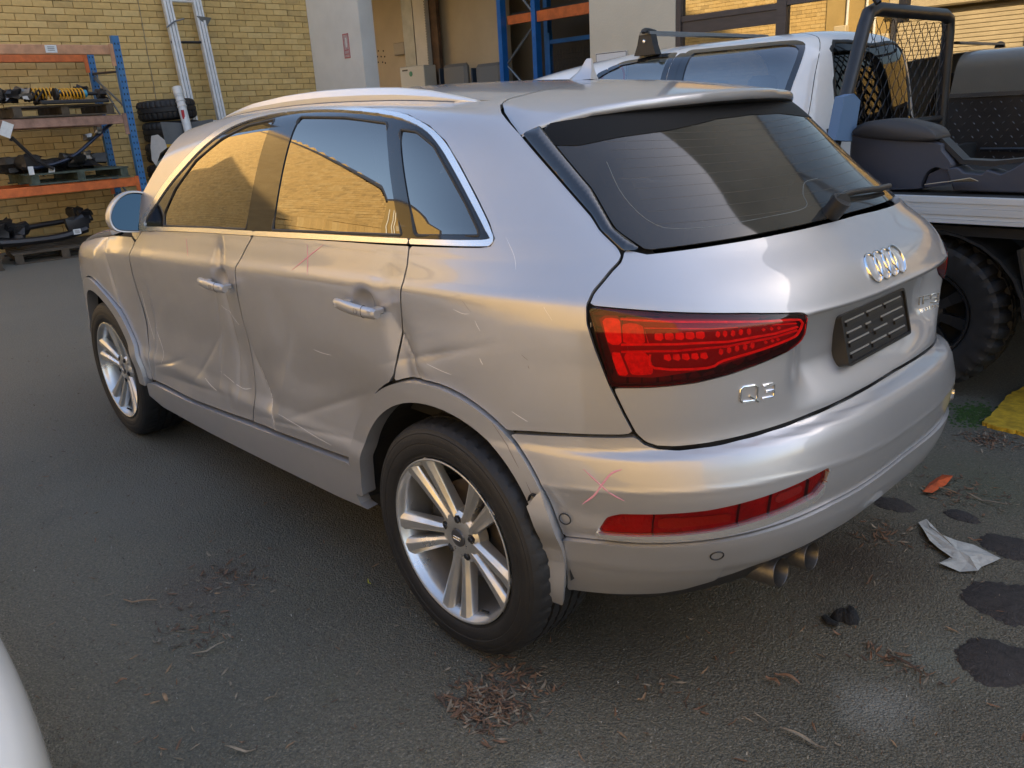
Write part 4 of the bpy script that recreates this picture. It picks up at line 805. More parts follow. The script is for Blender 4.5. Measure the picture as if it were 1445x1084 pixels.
# ------------------------------------------------------------------ ground
def struct(o, k='structure'): o['kind'] = k; return o
def asphalt():
    m = bpy.data.materials.new('asphalt'); m.use_nodes = True; N = m.node_tree; L = N.links; b = N.nodes['Principled BSDF']
    tc = N.nodes.new('ShaderNodeTexCoord'); P = tc.outputs['Object']
    def noise(sc, det=6, ro=.6):
        n = N.nodes.new('ShaderNodeTexNoise'); n.inputs['Scale'].default_value = sc; n.inputs['Detail'].default_value = det; n.inputs['Roughness'].default_value = ro; L.new(P, n.inputs['Vector']); return n.outputs[0]
    def rng(x, a, c, lo=0., hi=1.):
        r = N.nodes.new('ShaderNodeMapRange'); r.inputs[1].default_value = a; r.inputs[2].default_value = c; r.inputs[3].default_value = lo; r.inputs[4].default_value = hi; L.new(x, r.inputs[0]); return r.outputs[0]
    def mix(f, a, c, mode='MIX'):
        x = N.nodes.new('ShaderNodeMix'); x.data_type = 'RGBA'; x.blend_type = mode
        for s_, v in ((0, f), (6, a), (7, c)):
            if isinstance(v, (tuple, float, int)): x.inputs[s_].default_value = (*v, 1) if isinstance(v, tuple) else v
            else: L.new(v, x.inputs[s_])
        return x.outputs[2]
    c = mix(rng(noise(.9, 8), .38, .66), (.112, .100, .066), (.062, .057, .038))        # broad weathering
    c = mix(rng(noise(2.3, 7, .7), .52, .70, 0, .55), c, (.080, .078, .038))             # moss film
    c = mix(rng(noise(1.4, 4), .60, .75, 0, .6), c, (.085, .055, .032))                 # rusty stain
    v = N.nodes.new('ShaderNodeTexVoronoi'); v.inputs['Scale'].default_value = 260; L.new(P, v.inputs['Vector'])
    sep = N.nodes.new('ShaderNodeSeparateColor'); L.new(v.outputs['Color'], sep.inputs[0])
    c = mix(rng(sep.outputs[0], .0, 1., -.0, .55), c, (.17, .15, .115))                # stones
    c = mix(rng(sep.outputs[1], .90, .97, 0, .6), c, (.26, .23, .18))
    c = mix(rng(noise(95, 3), .45, .62, 0, .6), c, (.048, .044, .033))
    def spot(cx, cy, r, amt, colr, c, sc=5):
        vm = N.nodes.new('ShaderNodeVectorMath'); vm.operation = 'DISTANCE'; L.new(P, vm.inputs[0]); vm.inputs[1].default_value = (cx, cy, 0)
        ns = N.nodes.new('ShaderNodeMath'); ns.operation = 'MULTIPLY_ADD'; L.new(noise(sc, 8, .75), ns.inputs[0]); ns.inputs[1].default_value = r*1.6; L.new(vm.outputs['Value'], ns.inputs[2])
        return mix(rng(ns.outputs[0], r*.9, r*2.0, amt, 0), c, colr)
    for a in ((-.62, -.28, .28, .75, (.040, .024, .014)), (-.15, .55, .40, .7, (.030, .026, .018)), (-.98, .33, .12, .5, (.27, .27, .24)), (-.55, 1.05, .08, .45, (.26, .26, .23)), (-1.02, .05, .16, .4, (.17, .18, .15)), (-.75, -1.15, .30, .5, (.075, .085, .045)), (.9, 1.25, .22, .45, (.075, .045, .032)), (1.8, 1.0, .5, .4, (.16, .15, .12)), (.2, 1.7, .35, .4, (.055, .06, .05))): c = spot(*a, c)
    sx = N.nodes.new('ShaderNodeSeparateXYZ'); L.new(P, sx.inputs[0])
    c = mix(rng(sx.outputs[0], .5, 6.5, 0, .5), c, (.21, .205, .175))                     # blends to a paler tone towards the yard
    L.new(c, b.inputs['Base Color']); b.inputs['Roughness'].default_value = .72
    v2 = N.nodes.new('ShaderNodeTexVoronoi'); v2.inputs['Scale'].default_value = 170; L.new(P, v2.inputs['Vector'])
    hs = N.nodes.new('ShaderNodeMath'); hs.operation = 'MULTIPLY_ADD'; hs.inputs[1].default_value = -.8; L.new(v2.outputs['Distance'], hs.inputs[0]); L.new(noise(60, 6), hs.inputs[2])
    bp = N.nodes.new('ShaderNodeBump'); bp.inputs['Distance'].default_value = .0065; bp.inputs['Strength'].default_value = 1.; L.new(hs.outputs[0], bp.inputs['Height']); L.new(bp.outputs[0], b.inputs['Normal'])
    return m
M['asphalt'] = asphalt()
g = MB(); n = 40; xs = [-120, -40, -12]+list(np.linspace(-6, 14, n))+[30, 120]; V = []
def gz(x, y): return .0
for x in xs:
    for y in (-60, -12, -6, -3, 0, 3, 6, 12, 60): V.append((x, y, 0))
g.add(V, [(i*9+j, (i+1)*9+j, (i+1)*9+j+1, i*9+j+1) for i in range(len(xs)-1) for j in range(8)]); struct(g.build('ground', M['asphalt'], sharp=0))

# ------------------------------------------------------------------ brick walls
BR = [mat('cream_brick', (.60, .41, .155), rough=.8, var=.16, vscale=9, bump=.0025, bscale=90), mat('cream_brick_b', (.56, .38, .14), rough=.8, var=.18, vscale=9, bump=.0025, bscale=90),
      mat('cream_brick_c', (.62, .44, .18), rough=.8, var=.16, vscale=9, bump=.0025, bscale=90), mat('cream_brick_d', (.50, .345, .135), rough=.8, var=.2, vscale=9, bump=.0025, bscale=90)]
MORT = mat('brick_mortar', (.22, .155, .085), rough=.95, bump=.003, bscale=80)
def brick_mesh(L_, m):
    b = MB(); e = .003; hx, hy, hz = .05, L_/2, .0402
    V = [(-hx, -hy+e, -hz+e), (-hx, hy-e, -hz+e), (-hx, hy-e, hz-e), (-hx, -hy+e, hz-e), (-hx+e, -hy, -hz), (-hx+e, hy, -hz), (-hx+e, hy, hz), (-hx+e, -hy, hz), (hx, -hy, -hz), (hx, hy, -hz), (hx, hy, hz), (hx, -hy, hz)]
    f = [(0, 3, 2, 1)]+[(i, (i+1) % 4, 4+(i+1) % 4, 4+i) for i in range(4)]+[(4+i, 4+(i+1) % 4, 8+(i+1) % 4, 8+i) for i in range(4)]
    me = bpy.data.meshes.new('brick'); me.from_pydata(V, [], f); me.materials.append(m); me.update(); return me, V, f
WX = 11.25
wall = empty('brick_wall', (WX, -2, 0), 'cream brick wall behind the blue pallet rack and the ladder', 'wall')
BM = [brick_mesh(.2440, m) for m in BR]; Y0, Y1 = -6.1, 2.4
mb = MB(); mb.box((.055+.0, -0+ (Y0+Y1)/2+2, 3.4), (.11-.010, Y1-Y0, 6.8)); o = mb.build('mortar', MORT, wall)
cand = []
for r in range(int(6.7/.086)):
    z = .043+r*.086; y = Y1-.12-(.125 if r % 2 else 0)
    while y > Y0+.12:
        cand.append((y+RNG.normal(0, .0012), z+RNG.normal(0, .0007), int(RNG.choice(4, p=[.42, .25, .22, .11])), RNG.normal(0, .0015))); y -= .25
def vis(y, z): return 1.45 < z < 3.45 and y > -5.6 and y < -.9
cand.sort(key=lambda c: (0 if vis(c[0], c[1]) else 1, ((c[0]-CAMP[1])**2)))
rest = [[] for _ in BR]
for k, (y, z, mi, dx) in enumerate(cand):
    if k < 300:
        o = bpy.data.objects.new('brick', BM[mi][0]); COL.objects.link(o); o.parent = wall; o.location = (dx, y+2, z)
    else: rest[mi].append((y, z, dx))
rb = bpy.data.meshes.new('bricks'); V = []; Fc = []; MI = []
for mi, l in enumerate(rest):
    for y, z, dx in l:
        n = len(V); V += [(a+dx, b+y+2, c+z) for a, b, c in BM[mi][1]]; Fc += [tuple(i+n for i in f) for f in BM[mi][2]]; MI += [mi]*len(BM[mi][2])
rb.from_pydata(V, [], Fc)
for m in BR: rb.materials.append(m)
rb.polygons.foreach_set('material_index', MI); o = bpy.data.objects.new('bricks', rb); link(o, wall); o['kind'] = 'stuff'
cd_ = MB(); cd_.tube([(-.058, -1.0+RNG.normal(0, .004)-.02*i*0, 6.5-.4*i) for i in range(13)], .004, 5); o = cd_.build('hanging_cord', mat('grey_cord', (.16, .15, .13), rough=.8), wall); o.location = (0, .02, 0)
# boundary wall opposite the buildings, standing behind the photographer's left
LW = 6.6
lw = empty('boundary_wall', (6, LW, 0), 'sunlit cream brick boundary wall with sloping top, mirrored in the side windows of the silver car', 'wall')
def htop(x): return 4.25+max(0, x-8.5)*.52 if x < 30 else 15.43
V = []; Fc = []; MI = []
for r in range(int(15.4/.086)):
    z = .043+r*.086; x = -7.9-(.125 if r % 2 else 0)
    while x < 30.5:
        if z < htop(x)-.05 and x > 8.0:
            mi = int(RNG.choice(4, p=[.42, .25, .22, .11])); n = len(V); dx = RNG.normal(0, .0015)
            V += [(x+b-6, a+dx, c+z) for a, b, c in BM[mi][1]]; Fc += [tuple(i+n for i in f)[::-1] for f in BM[mi][2]]; MI += [mi]*len(BM[mi][2])
        x += .25
me = bpy.data.meshes.new('bricks'); me.from_pydata(V, [], Fc)
for m in BR: me.materials.append(m)
me.polygons.foreach_set('material_index', MI); o = bpy.data.objects.new('bricks', me); link(o, lw); o['kind'] = 'stuff'
MORT2 = mat('boundary_mortar', (.10, .065, .03), rough=.95); mb = MB(); mb.prism([(-14, 0), (25, 0), (25, htop(31)), (2.5, 4.25), (-14, 4.25)], -.030, .08, lambda a, b, z: (a, z, b)); mb.build('mortar', MORT2, lw)
mb = MB(); mb.prism([(-14, 4.25), (2.5, 4.25), (25, htop(31)), (25, htop(31)+.07), (2.5, 4.32), (-14, 4.32)], -.09, .12, lambda a, b, z: (a, z, b)); mb.build('coping', mat('metal_capping', (.10, .10, .11), rough=.4, metal=.5), lw)
mb = MB(); mb.box((-5.80, -.065, 2.12), (16.2, .11, 4.24)); mb.build('rendered_face', mat('ochre_render', (.43, .30, .11), rough=.85, var=.12, vscale=2, bump=.002, bscale=40), lw)
rd = empty('added_roller_door', (5.3, 6.44, 0), 'cream ribbed roller door added out of view on the boundary wall to fill the shop window reflection', 'door'); CRM = mat('cream_roller', (.55, .45, .28), rough=.5, var=.15, vscale=3)  # unseen door, added to give the shop panes something ribbed to mirror
for k in range(34): b = MB(); b.box((0, 0, .05+k*.088), (2.6, .03, .080), bev=.01); b.build('slat', CRM, rd)
for x in (-1.36, 1.36): b = MB(); b.box((x, -.02, 1.55), (.10, .10, 3.1)); b.build('guide_rail', bpy.data.materials['metal_capping'] if 'metal_capping' in bpy.data.materials else CRM, rd)
b = MB(); b.box((0, -.06, 3.2), (2.9, .34, .30), bev=.03); b.build('roller_housing', CRM, rd)
wpn = empty('added_wall_pipes', (7.4, 6.44, 0), 'white pipes and meter boxes added out of view on the boundary wall to fill the shop window reflection', 'pipes')  # unseen too: added as more detail for the shop panes to mirror
for x in (-.3, -.1, .35): b = MB(); b.tube([(x, -.05, 0), (x, -.05, 3.9)], .03, 8); b.build('pipe', mat('white_pipe', (.7, .68, .6), rough=.4) if x == -.3 else bpy.data.materials['white_pipe'], wpn)
for x, z, d_ in ((.1, 1.5, .4), (-.5, 2.4, .35), (.45, 2.7, .3)): b = MB(); b.box((x, -.10, z), (d_, .18, d_*1.3), bev=.02); b.build('meter_box', CRM, wpn)

# ------------------------------------------------------------------ workshop building on the right (front face on Y=-5.7)
CON = mat('painted_concrete', (.66, .63, .57), rough=.75, var=.10, vscale=1.5, bump=.0015, bscale=50)
CREAM = mat('cream_render', (.56, .49, .37), rough=.85, var=.10, vscale=1.2, bump=.003, bscale=45)
PANEL = mat('beige_panel', (.46, .39, .28), rough=.7, var=.12, vscale=1.1)
BFR = mat('brown_window_frame', (.060, .045, .042), rough=.45, var=.3, vscale=6, stretch=(1, 1, 6))
GREY = mat('grey_galvanised', (.22, .23, .23), rough=.45, metal=.6, var=.2, vscale=5)
FY = -5.7
bd = empty('workshop_building', (4, FY, 0), 'tall rendered workshop with an open doorway, pale pillars and brown framed windows', 'building')
def BX(x0, x1, y0, y1, z0, z1, nm, m, par=bd, bev=0.):
    o_ = par
    off = Vector((0, 0, 0)); q = par
    while q is not None: off += Vector(q.location); q = q.parent
    b = MB(); b.box(((x0+x1)/2-off.x, (y0+y1)/2-off.y, (z0+z1)/2-off.z), (abs(x1-x0), abs(y1-y0), abs(z1-z0)), bev=bev); return b.build(nm, m, par)
BX(9.72, 11.19, FY-.26, FY, 0, 15, 'pillar', CON); BX(3.92, 5.11, FY-.30, FY, 0, 4.6, 'pillar', CREAM)
BX(5.11, 9.72, FY-.30, FY-.02, 3.9, 4.6, 'lintel', CREAM); b = MB(); b.prism([(-24, 4.6), (9.72, 4.6), (9.72, 15.9), (-4, 9.1), (-24, 6.5)], FY-.30+5.7, FY-.003+5.7, lambda a, c, z: (a-4, z, c)); b.build('upper_wall', CREAM, bd); BX(-24, -3.2, FY-.30, FY, 0, 4.6, 'end_wall', CREAM)
BX(-24, 11.2, -12, FY-.31, 6.0, 6.1, 'roof_slab', CON)
# rooms behind the openings
BX(5.0, 16, -9.4, -9.3, 0, 4.6, 'back_wall', PANEL); BX(5.0, 16, -9.3, FY-.3, 4.0, 4.1, 'ceiling', PANEL); BX(4.9, 5.0, -9.3, FY-.3, 0, 4.6, 'partition', PANEL)
BX(15.9, 16, -9.3, FY-.3, 0, 4.0, 'end_partition', PANEL); BX(-3.2, 4.9, -9.4, -9.3, 0, 4.6, 'back_wall', PANEL); BX(-3.2, 4.9, -9.3, FY-.3, 4.55, 4.6, 'ceiling', PANEL)
# glazing with brown frames
wn = empty('shop_window', (0, FY, 0), 'large brown framed shop window full of golden reflections behind the white truck', 'window')
M['shopglass'] = glass_mat('shop_window_glass', (.30, .29, .27), ior=1.9, boost=.20, gl=(1, .95, .86))
BX(3.86, 3.92, FY-.12, FY-.01, 0, 4.6, 'frame_post', BFR, wn); BX(2.66, 2.76, FY-.12, FY-.012, 0, 4.6, 'frame_post', BFR, wn); BX(-.75, -.67, FY-.12, FY-.012, 0, 4.6, 'frame_post', BFR, wn); BX(-3.2, -3.12, FY-.12, FY-.012, 0, 4.6, 'frame_post', BFR, wn)
BX(2.76, 3.86, FY-.10, FY-.02, 2.245, 2.30, 'transom', BFR, wn); BX(2.76, 3.86, FY-.10, FY-.035, 2.12, 2.243, 'mullion_panel', BFR, wn); BX(-3.12, 2.66, FY-.10, FY-.02, 2.27, 2.33, 'transom', BFR, wn); BX(-3.12, 3.86, FY-.11, FY-.015, .75, .83, 'sill', BFR, wn)
BX(2.76, 3.86, FY-.06, FY-.055, 2.30, 4.6, 'pane', M['shopglass'], wn); BX(2.76, 3.86, FY-.06, FY-.055, .83, 2.12, 'pane', M['shopglass'], wn)
BX(-.67, 2.66, FY-.06, FY-.055, 2.33, 4.6, 'pane', M['shopglass'], wn); BX(-.67, 2.66, FY-.06, FY-.055, .83, 2.27, 'pane', M['shopglass'], wn); BX(-3.12, -.75, FY-.06, FY-.055, 2.33, 4.6, 'pane', M['shopglass'], wn); BX(-3.12, -.75, FY-.06, FY-.055, .83, 2.27, 'pane', M['shopglass'], wn)
BX(-3.2, 3.92, FY-.28, FY, 0, .75, 'base_wall', CREAM, wn)
# door leaf panels, junction box, track inside the doorway
lp = empty('door_leaf', (11.9, -7.6, 0), 'beige sliding door leaf with bolt holes and a small junction box', 'door')
def BXr(c, d, nm, m, par, rz=0., bev=0.):
    b = MB(); b.box(c, d, rz=rz, bev=bev); return b.build(nm, m, par)
def at_pl(px, X=None, Y=None, Z=None):
    """point seen at full-size photo pixel px on a plane X, Y or Z of the place (survey of the background)"""
    d = (px[0]-722.5)/1149.56*_r-(px[1]-542)/1149.56*_u+_f; k, v = (0, X) if X is not None else ((1, Y) if Y is not None else (2, Z))
    return np.array(CAMP)+d*(v-CAMP[k])/d[k]
PY = -8.2
BX(11.0, 15.6, PY-.08, PY, 0, 4.0, 'leaf_panel', PANEL, lp); BX(9.2, 11.0, PY-.20, PY-.1, 0, 4.0, 'leaf_panel', PANEL, lp)
jx = at_pl((568, 69), Y=PY); BX(jx[0]-.17, jx[0]+.17, PY, PY+.09, jx[2]-.11, jx[2]+.11, 'junction_box', mat('beige_box', (.30, .26, .20), rough=.5), lp, bev=.01)
b = MB(); b.tube([(jx[0]-.17-11.9, PY+.05+7.6, jx[2]), (jx[0]-.42-11.9, PY+.05+7.6, jx[2]), (jx[0]-.42-11.9, PY+.05+7.6, 4)], .03, 8); b.build('conduit', GREY, lp)
for px in ((534, 72), (541, 72), (533, 80), (538, 80), (543, 80), (534, 88), (540, 88), (544, 89)):
    q = at_pl(px, Y=PY); b = MB(); b.lathe([(0, .006), (.016, .006), (.016, 0)], 8, 'Y', (q[0]-11.9, PY+7.6, q[2])); b.build('bolt_hole', M['dark'], lp)
dt = empty('door_track', (11.1, PY+.1, 0), 'grey steel post with perforated edge beside the beige door leaf', 'post')
BX(11.45, 11.78, PY+.02, PY+.12, 0, 4.0, 'post_face', GREY, dt); BX(11.05, 11.40, PY+.0, PY+.14, 0, 4.0, 'track_channel', CON, dt); BX(10.83, 11.04, PY-.02, PY+.06, 0, 4.0, 'rusty_strip', mat('rusty_steel', (.13, .075, .045), rough=.8, var=.5, vscale=6), dt)
for k in range(44): b = MB(); b.box((11.055-11.1, .045, 2.0+k*.045), (.010, .006, .022)); b.build('slot', M['dark'], dt)
eb = empty('control_box', tuple(at_pl((590, 105), Y=PY+.4)-[0, 0, .05]), 'white electrical control box with a round green badge', 'box')
q = eb.location; wdx = .34
b = MB(); b.box((0, 0, -.12), (.72, .28, .62), bev=.012); b.build('cabinet', mat('white_enamel', (.50, .50, .46), rough=.4), eb)
b = MB(); b.lathe([(0, .147), (.045, .147), (.045, .14)], 20, 'Y', (.03, 0, .06)); b.build('green_badge', mat('green_print', (.01, .22, .12), rough=.5), eb)
b = MB(); b.box((.20, .142, .13), (.16, .004, .028)); b.build('maker_strip', M['bolt'], eb)
for i, (px, lab) in enumerate((((645, 112), 'grey moulded plastic seat shell left of the other, against the beige wall'), ((692, 112), 'grey moulded plastic seat shell nearer the blue rack'))):
    q = at_pl(px, Y=-7.7); s_ = empty('seat_shell', (q[0], -7.7, q[2]-.25), lab, 'seat', 'grey moulded seat shells')
    b = MB(); b.box((0, 0, .20), (.62, .14, .60), bev=.05); b.build('seat_back', mat('grey_shell', (.17, .16, .145), rough=.6), s_); b = MB(); b.box((.34, .03, .2), (.035, .17, .5), bev=.01); b.build('side_hinge', mat('navy_plastic', (.02, .035, .06), rough=.5), s_); b = MB(); b.box((0, .2, -.05), (.6, .45, .08), bev=.03); b.build('seat_pan', M['plastic'], s_)
# signs
q = at_pl((489, 65), Y=FY+.003); fs = empty('fire_sign', (q[0], FY+.002, q[2]), 'small faded red fire extinguisher sign on the pale pillar', 'sign')
RED = mat('faded_red_print', (.55, .14, .14), rough=.7, var=.4, vscale=60)
b = MB(); b.box((0, 0, 0), (.16, .004, .36)); b.build('sign_plate', mat('faded_pink', (.52, .36, .34), rough=.7, var=.3, vscale=30), fs)
for (x, z, dx, dz) in ((-.075, 0, .012, .36), (.075, 0, .012, .36), (0, .172, .16, .014), (0, -.172, .16, .014), (0, -.06, .10, .014), (0, -.12, .10, .012)): b = MB(); b.box((x, .004, z), (dx, .004, dz)); b.build('red_line', RED, fs)
b = MB(); b.box((0, .004, .05), (.035, .004, .14)); b.build('extinguisher_symbol', mat('sign_white', (.6, .58, .55), rough=.6), fs)
q = at_pl((862, 88), Y=FY+.02); ns = empty('round_sign', (q[0], FY+.012, q[2]), 'white sign with a red ring on the cream pillar, half hidden by the white truck', 'sign')
b = MB(); b.box((0, 0, -.10), (.46, .008, .42)); b.build('sign_plate', mat('white_sign', (.62, .60, .58), rough=.5), ns)
b = MB(); b.lathe([(.145, .006), (.145, .009), (.175, .009), (.175, .006)], 40, 'Y', (-.03, 0, -.16)); b.build('red_ring', mat('sign_red', (.60, .10, .12), rough=.5), ns)
for (x, z, dx, dz) in ((0, .102, .44, .006), (-.22, -.1, .006, .4), (.22, -.1, .006, .4)): b = MB(); b.box((x, .005, z), (dx, .003, dz)); b.build('border_line', M['bolt'], ns)

# ------------------------------------------------------------------ pallet racks
BLUE = mat('blue_rack_paint', (.022, .13, .34), rough=.45, var=.35, vscale=14, col2=(.05, .16, .32)); ORG = mat('orange_beam_paint', (.62, .145, .03), rough=.5, var=.3, vscale=10); PEACH = mat('faded_orange_beam', (.50, .27, .15), rough=.6, var=.3, vscale=8)
BLUE2 = mat('bright_blue_paint', (.012, .13, .42), rough=.4, var=.2, vscale=6)
PINK = mat('faded_pink_beam', (.33, .20, .15), rough=.7, var=.4, vscale=8)
def upright(par, x, y, h, m, nm='upright', zs=0., w=.085, holes=True):
    q = par.location; b = MB()
    b.prism([(-w/2, -.04), (w/2, -.04), (w/2, .04), (w/2-.012, .04), (w/2-.012, -.025), (-w/2+.012, -.025), (-w/2+.012, .04), (-w/2, .04)], zs, h, lambda a, c, z: (x-q[0]+c, y-q[1]+a, z)); u = b.build(nm, m, par)
    if holes:
        n = int((h-zs)/.075); b = MB()
        for k in range(n):
            for s in (-.020, .020): b.box((x-q[0]-.041, y-q[1]+s, zs+.05+k*.075), (.003, .012, .024))
        o = b.build('punched_holes', M['dark'], u); o['kind'] = 'stuff'
    return u
def beam(par, x, y0, y1, z, m, h=.11, nm='beam', clip=True):
    q = par.location; b = MB(); b.box((x-q[0], (y0+y1)/2-q[1], z), (.05, abs(y1-y0), h), bev=.006); o = b.build(nm, m, par)
    if clip:
        b = MB(); b.box((x-q[0]-.03, min(y0, y1)-q[1]+.02, z-.06), (.012, .05, .26)); b.build('beam_clip', m, o)
    return o
rk = empty('pallet_rack', (10.3, -2.05, 0), 'blue and orange pallet rack stacked with car parts against the brick wall', 'rack')
RX0, RX1 = 9.85, 10.92
upright(rk, RX0, -2.06, 2.62, BLUE); upright(rk, RX1, -2.08, 2.55, BLUE); upright(rk, RX0, .72, 2.62, BLUE); upright(rk, RX1, .72, 2.55, BLUE)
for z, m, mb_ in ((2.455, PEACH, ORG), (1.625, PINK, PINK), (.84, ORG, ORG)):
    beam(rk, RX0, -2.01, .68, z, m); beam(rk, RX1, -2.03, .68, z-.01, mb_)
for z0, z1 in ((2.20, 2.24), (.25, .95), (1.75, 2.2)):
    b = MB(); b.tube([(RX0-10.3, 0, z0), (RX1-10.3, -.02, z1)], .016, 6); b.build('brace', GREY if z0 < 2 else M['plastic'], rk)
b = MB(); b.tube([(RX0-10.3, 0, 1.45), (RX1-10.3, -.02, 2.3)], .014, 6); b.build('brace', GREY, rk)
LBL = mat('paper_label', (.62, .66, .68), rough=.8, var=.1, vscale=30); INK = mat('label_ink', (.07, .07, .08), rough=.8)
def card(nm, c, w, h, lab, rx=0., cat='label', par=None, rz=0., ry=0., lines=3):
    e = empty(nm, c, lab, cat) if par is None else par
    b = MB(); b.box((0, 0, 0) if par is None else c, (.003, w, h), rx=rx, rz=rz, ry=ry); o = b.build('card', LBL, e)
    for k in range(lines):
        b = MB(); b.box((-.003, 0, h*(.25-.22*k)), (.002, w*.6, h*.07), rx=rx*0); b.build('printed_line', INK, o)
    return e
q = at_pl((72, 69), X=RX0-.03); card('paper_label', (RX0-.030, q[1], q[2]), .13, .085, 'white paper label stuck on the top beam of the pallet rack')
q = at_pl((9, 183), X=RX0-.05); card('hanging_tag', (RX0-.05, q[1], q[2]), .12, .17, 'tilted white card tag hanging at the left end of the middle shelf', rx=.45, lines=0)
WOODD = mat('dark_pallet_wood', (.085, .07, .052), rough=.9, var=.45, vscale=12, bump=.002, bscale=60); WOODG = mat('green_pallet_paint', (.075, .10, .080), rough=.85, var=.5, vscale=14, bump=.002, bscale=60)
def pallet(x, y, z, m, lab, w=1.18, d=1.1, rz=0.):
    e = empty('pallet', (x, y, z), lab, 'pallet', 'timber pallets', rotz=rz)
    for k in range(7): b = MB(); b.box((-d/2+.05+k*(d-.1)/6, 0, .125), (.10, w, .018)); b.build('deck_board', m, e)
    for yy in (-w/2+.05, 0, w/2-.05):
        b = MB(); b.box((0, yy, .067), (d, .04, .095)); b.build('stringer', m, e)
    for k in (-1, 0, 1): b = MB(); b.box((k*(d/2-.05), 0, .010), (.10, w, .018)); b.build('base_board', m, e)
    for yy in (-w/2+.06, 0, w/2-.06): b = MB(); b.box((-d/2+.04, yy, .067), (.07, .09, .093)); b.build('block', m, e)
    return e
pallet(10.36, -1.30, 1.690, WOODD, 'dark timber pallet on the middle shelf under the yellow springs')
pallet(10.36, -1.32, .905, WOODG, 'green painted pallet on the lower orange shelf')
pallet(10.22, -.97, 0, WOODD, 'weathered timber pallet on the ground carrying black axle parts', rz=-.12, w=1.15)
pallet(10.05, .38, 0, WOODD, 'weathered timber pallet at the left edge of the photo on the ground', rz=-.1)
# parts lying on the pallets
IRON = mat('grimy_iron', (.035, .032, .030), rough=.55, metal=.3, var=.5, vscale=20, bump=.002, bscale=60); ALU = mat('dull_aluminium', (.30, .29, .27), rough=.45, metal=.8, var=.4, vscale=14); BLK = mat('black_part', (.014, .014, .016), rough=.45); YEL = mat('yellow_spring_paint', (.72, .36, .02), rough=.45); CYN = mat('blue_shock_paint', (.04, .30, .45), rough=.4); NAVY = mat('navy_arm', (.014, .022, .045), rough=.35)
def blob(c, s, m, nm, par, seed, n=3):
    """irregular cast lump"""
    rg = np.random.default_rng(seed); b = MB()
    V = []; nu, nv = 9, 7
    for i in range(nv):
        t = math.pi*i/(nv-1)
        for j in range(nu):
            p = 2*math.pi*j/nu; k = 1+.28*rg.normal() if 0 < i < nv-1 else 1
            d = Vector((math.sin(t)*math.cos(p), math.sin(t)*math.sin(p), math.cos(t))); f = lambda v: math.copysign(abs(v)**.6, v)
            V.append((c[0]+s[0]*f(d.x)*k, c[1]+s[1]*f(d.y)*k, c[2]+s[2]*f(d.z)*k))
    b.add(V, [(i*nu+j, i*nu+(j+1) % nu, (i+1)*nu+(j+1) % nu, (i+1)*nu+j) for i in range(nv-1) for j in range(nu)], True); return b.build(nm, m, par, sharp=30)
def coil(c, r, L_, nt_, wr, ax, m, nm, par):
    ax = Vector(ax).normalized(); x = ax.cross(Vector((0, 0, 1))).normalized(); y = ax.cross(x); n = int(nt_*14); b = MB()
    b.tube([Vector(c)+ax*(L_*(i/n-.5))+x*r*math.cos(2*math.pi*i/14)+y*r*math.sin(2*math.pi*i/14) for i in range(n+1)], wr, 6); return b.build(nm, m, par)
def strut(x, y, z, rz, lab, seed, spring=True):
    e = empty('suspension_strut', (x, y, z), lab, 'strut', 'suspension struts on the pallet', rotz=rz)
    if spring: coil((0, -.02, .09), .062, .30, 7.5, .0085, (0, 1, 0), YEL, 'coil_spring', e)
    b = MB(); b.tube([(0, -.34, .09), (0, -.16, .09), (0, .18, .09)], [.022, .024, .030], 10); b.build('damper_tube', BLK, e)
    b = MB(); b.tube([(0, -.20, .09), (0, -.16, .09)], .045, 12); b.build('spring_cup', CYN, e)
    b = MB(); b.tube([(0, .15, .09), (0, .18, .09)], .075, 14); b.build('top_mount', IRON, e)
    blob((0, -.38, .08), (.07, .06, .06), IRON, 'hub_carrier', e, seed); return e
zt = 1.825
strut(9.93, -1.42, zt+.035, .06, 'black suspension strut with yellow coil spring lying at the front of the middle shelf', 1); strut(10.10, -1.16, zt+.055, -.12, 'suspension strut with yellow spring behind the other one on the middle shelf', 2)
tray_ = empty('parts_heap', (10.15, -.80, zt), 'heap of black and grey greasy engine parts on the middle shelf', 'car parts')
for k in range(15):
    x, y = RNG.uniform(-.25, .35), RNG.uniform(-.35, .45); blob((x, y, .05+RNG.uniform(0, .13)*(1-abs(y)*1.2)), (RNG.uniform(.04, .12), RNG.uniform(.05, .13), RNG.uniform(.03, .07)), [IRON, BLK, IRON, ALU][k % 4], 'casting', tray_, 10+k)
for k in range(6): y = RNG.uniform(-.3, .5); b = MB(); b.tube([(-.2+.1*RNG.normal(), y, .05), (-.1, y-.15, .18), (0, y-.35, .12)], .012, 6); b.build('hose', BLK, tray_)
b = MB(); b.box((-.38, -.62, .03), (.06, .80, .045), bev=.01, rz=.03); o = b.build('long_rail', BLK, tray_)
blob((.25, -.95, .17), (.06, .06, .06), IRON, 'mount_knob', tray_, 77)
z2 = 1.04
arm = empty('cross_beam', (10.05, -1.25, z2), 'long navy blue suspension arm leaning over the green pallet', 'car part')
b = MB(); pts = crom([(-.15, .78, .36), (-.15, .58, .10), (-.15, .30, .08), (-.12, -.05, .17), (-.1, -.40, .40), (-.1, -.72, .62)], 5, False); b.tube(pts[7:], .040, 8, flat=.55); b.build('arm_beam', NAVY, arm)
b = MB(); b.tube([(-.2, .62, .40), (-.2, .60, .44), (-.2, .40, .16), (-.2, .22, .04)], .022, 6); b.build('link_rod', BLK, arm)
for yy, zz in ((-.28, .36), (-.42, .44)): blob((-.12, yy, zz+.03), (.05, .05, .04), ALU, 'bushing', arm, int(yy*-100))
ch = empty('axle_parts', (10.35, -1.2, z2), 'dark tangle of axle castings lying on the green pallet', 'car parts')
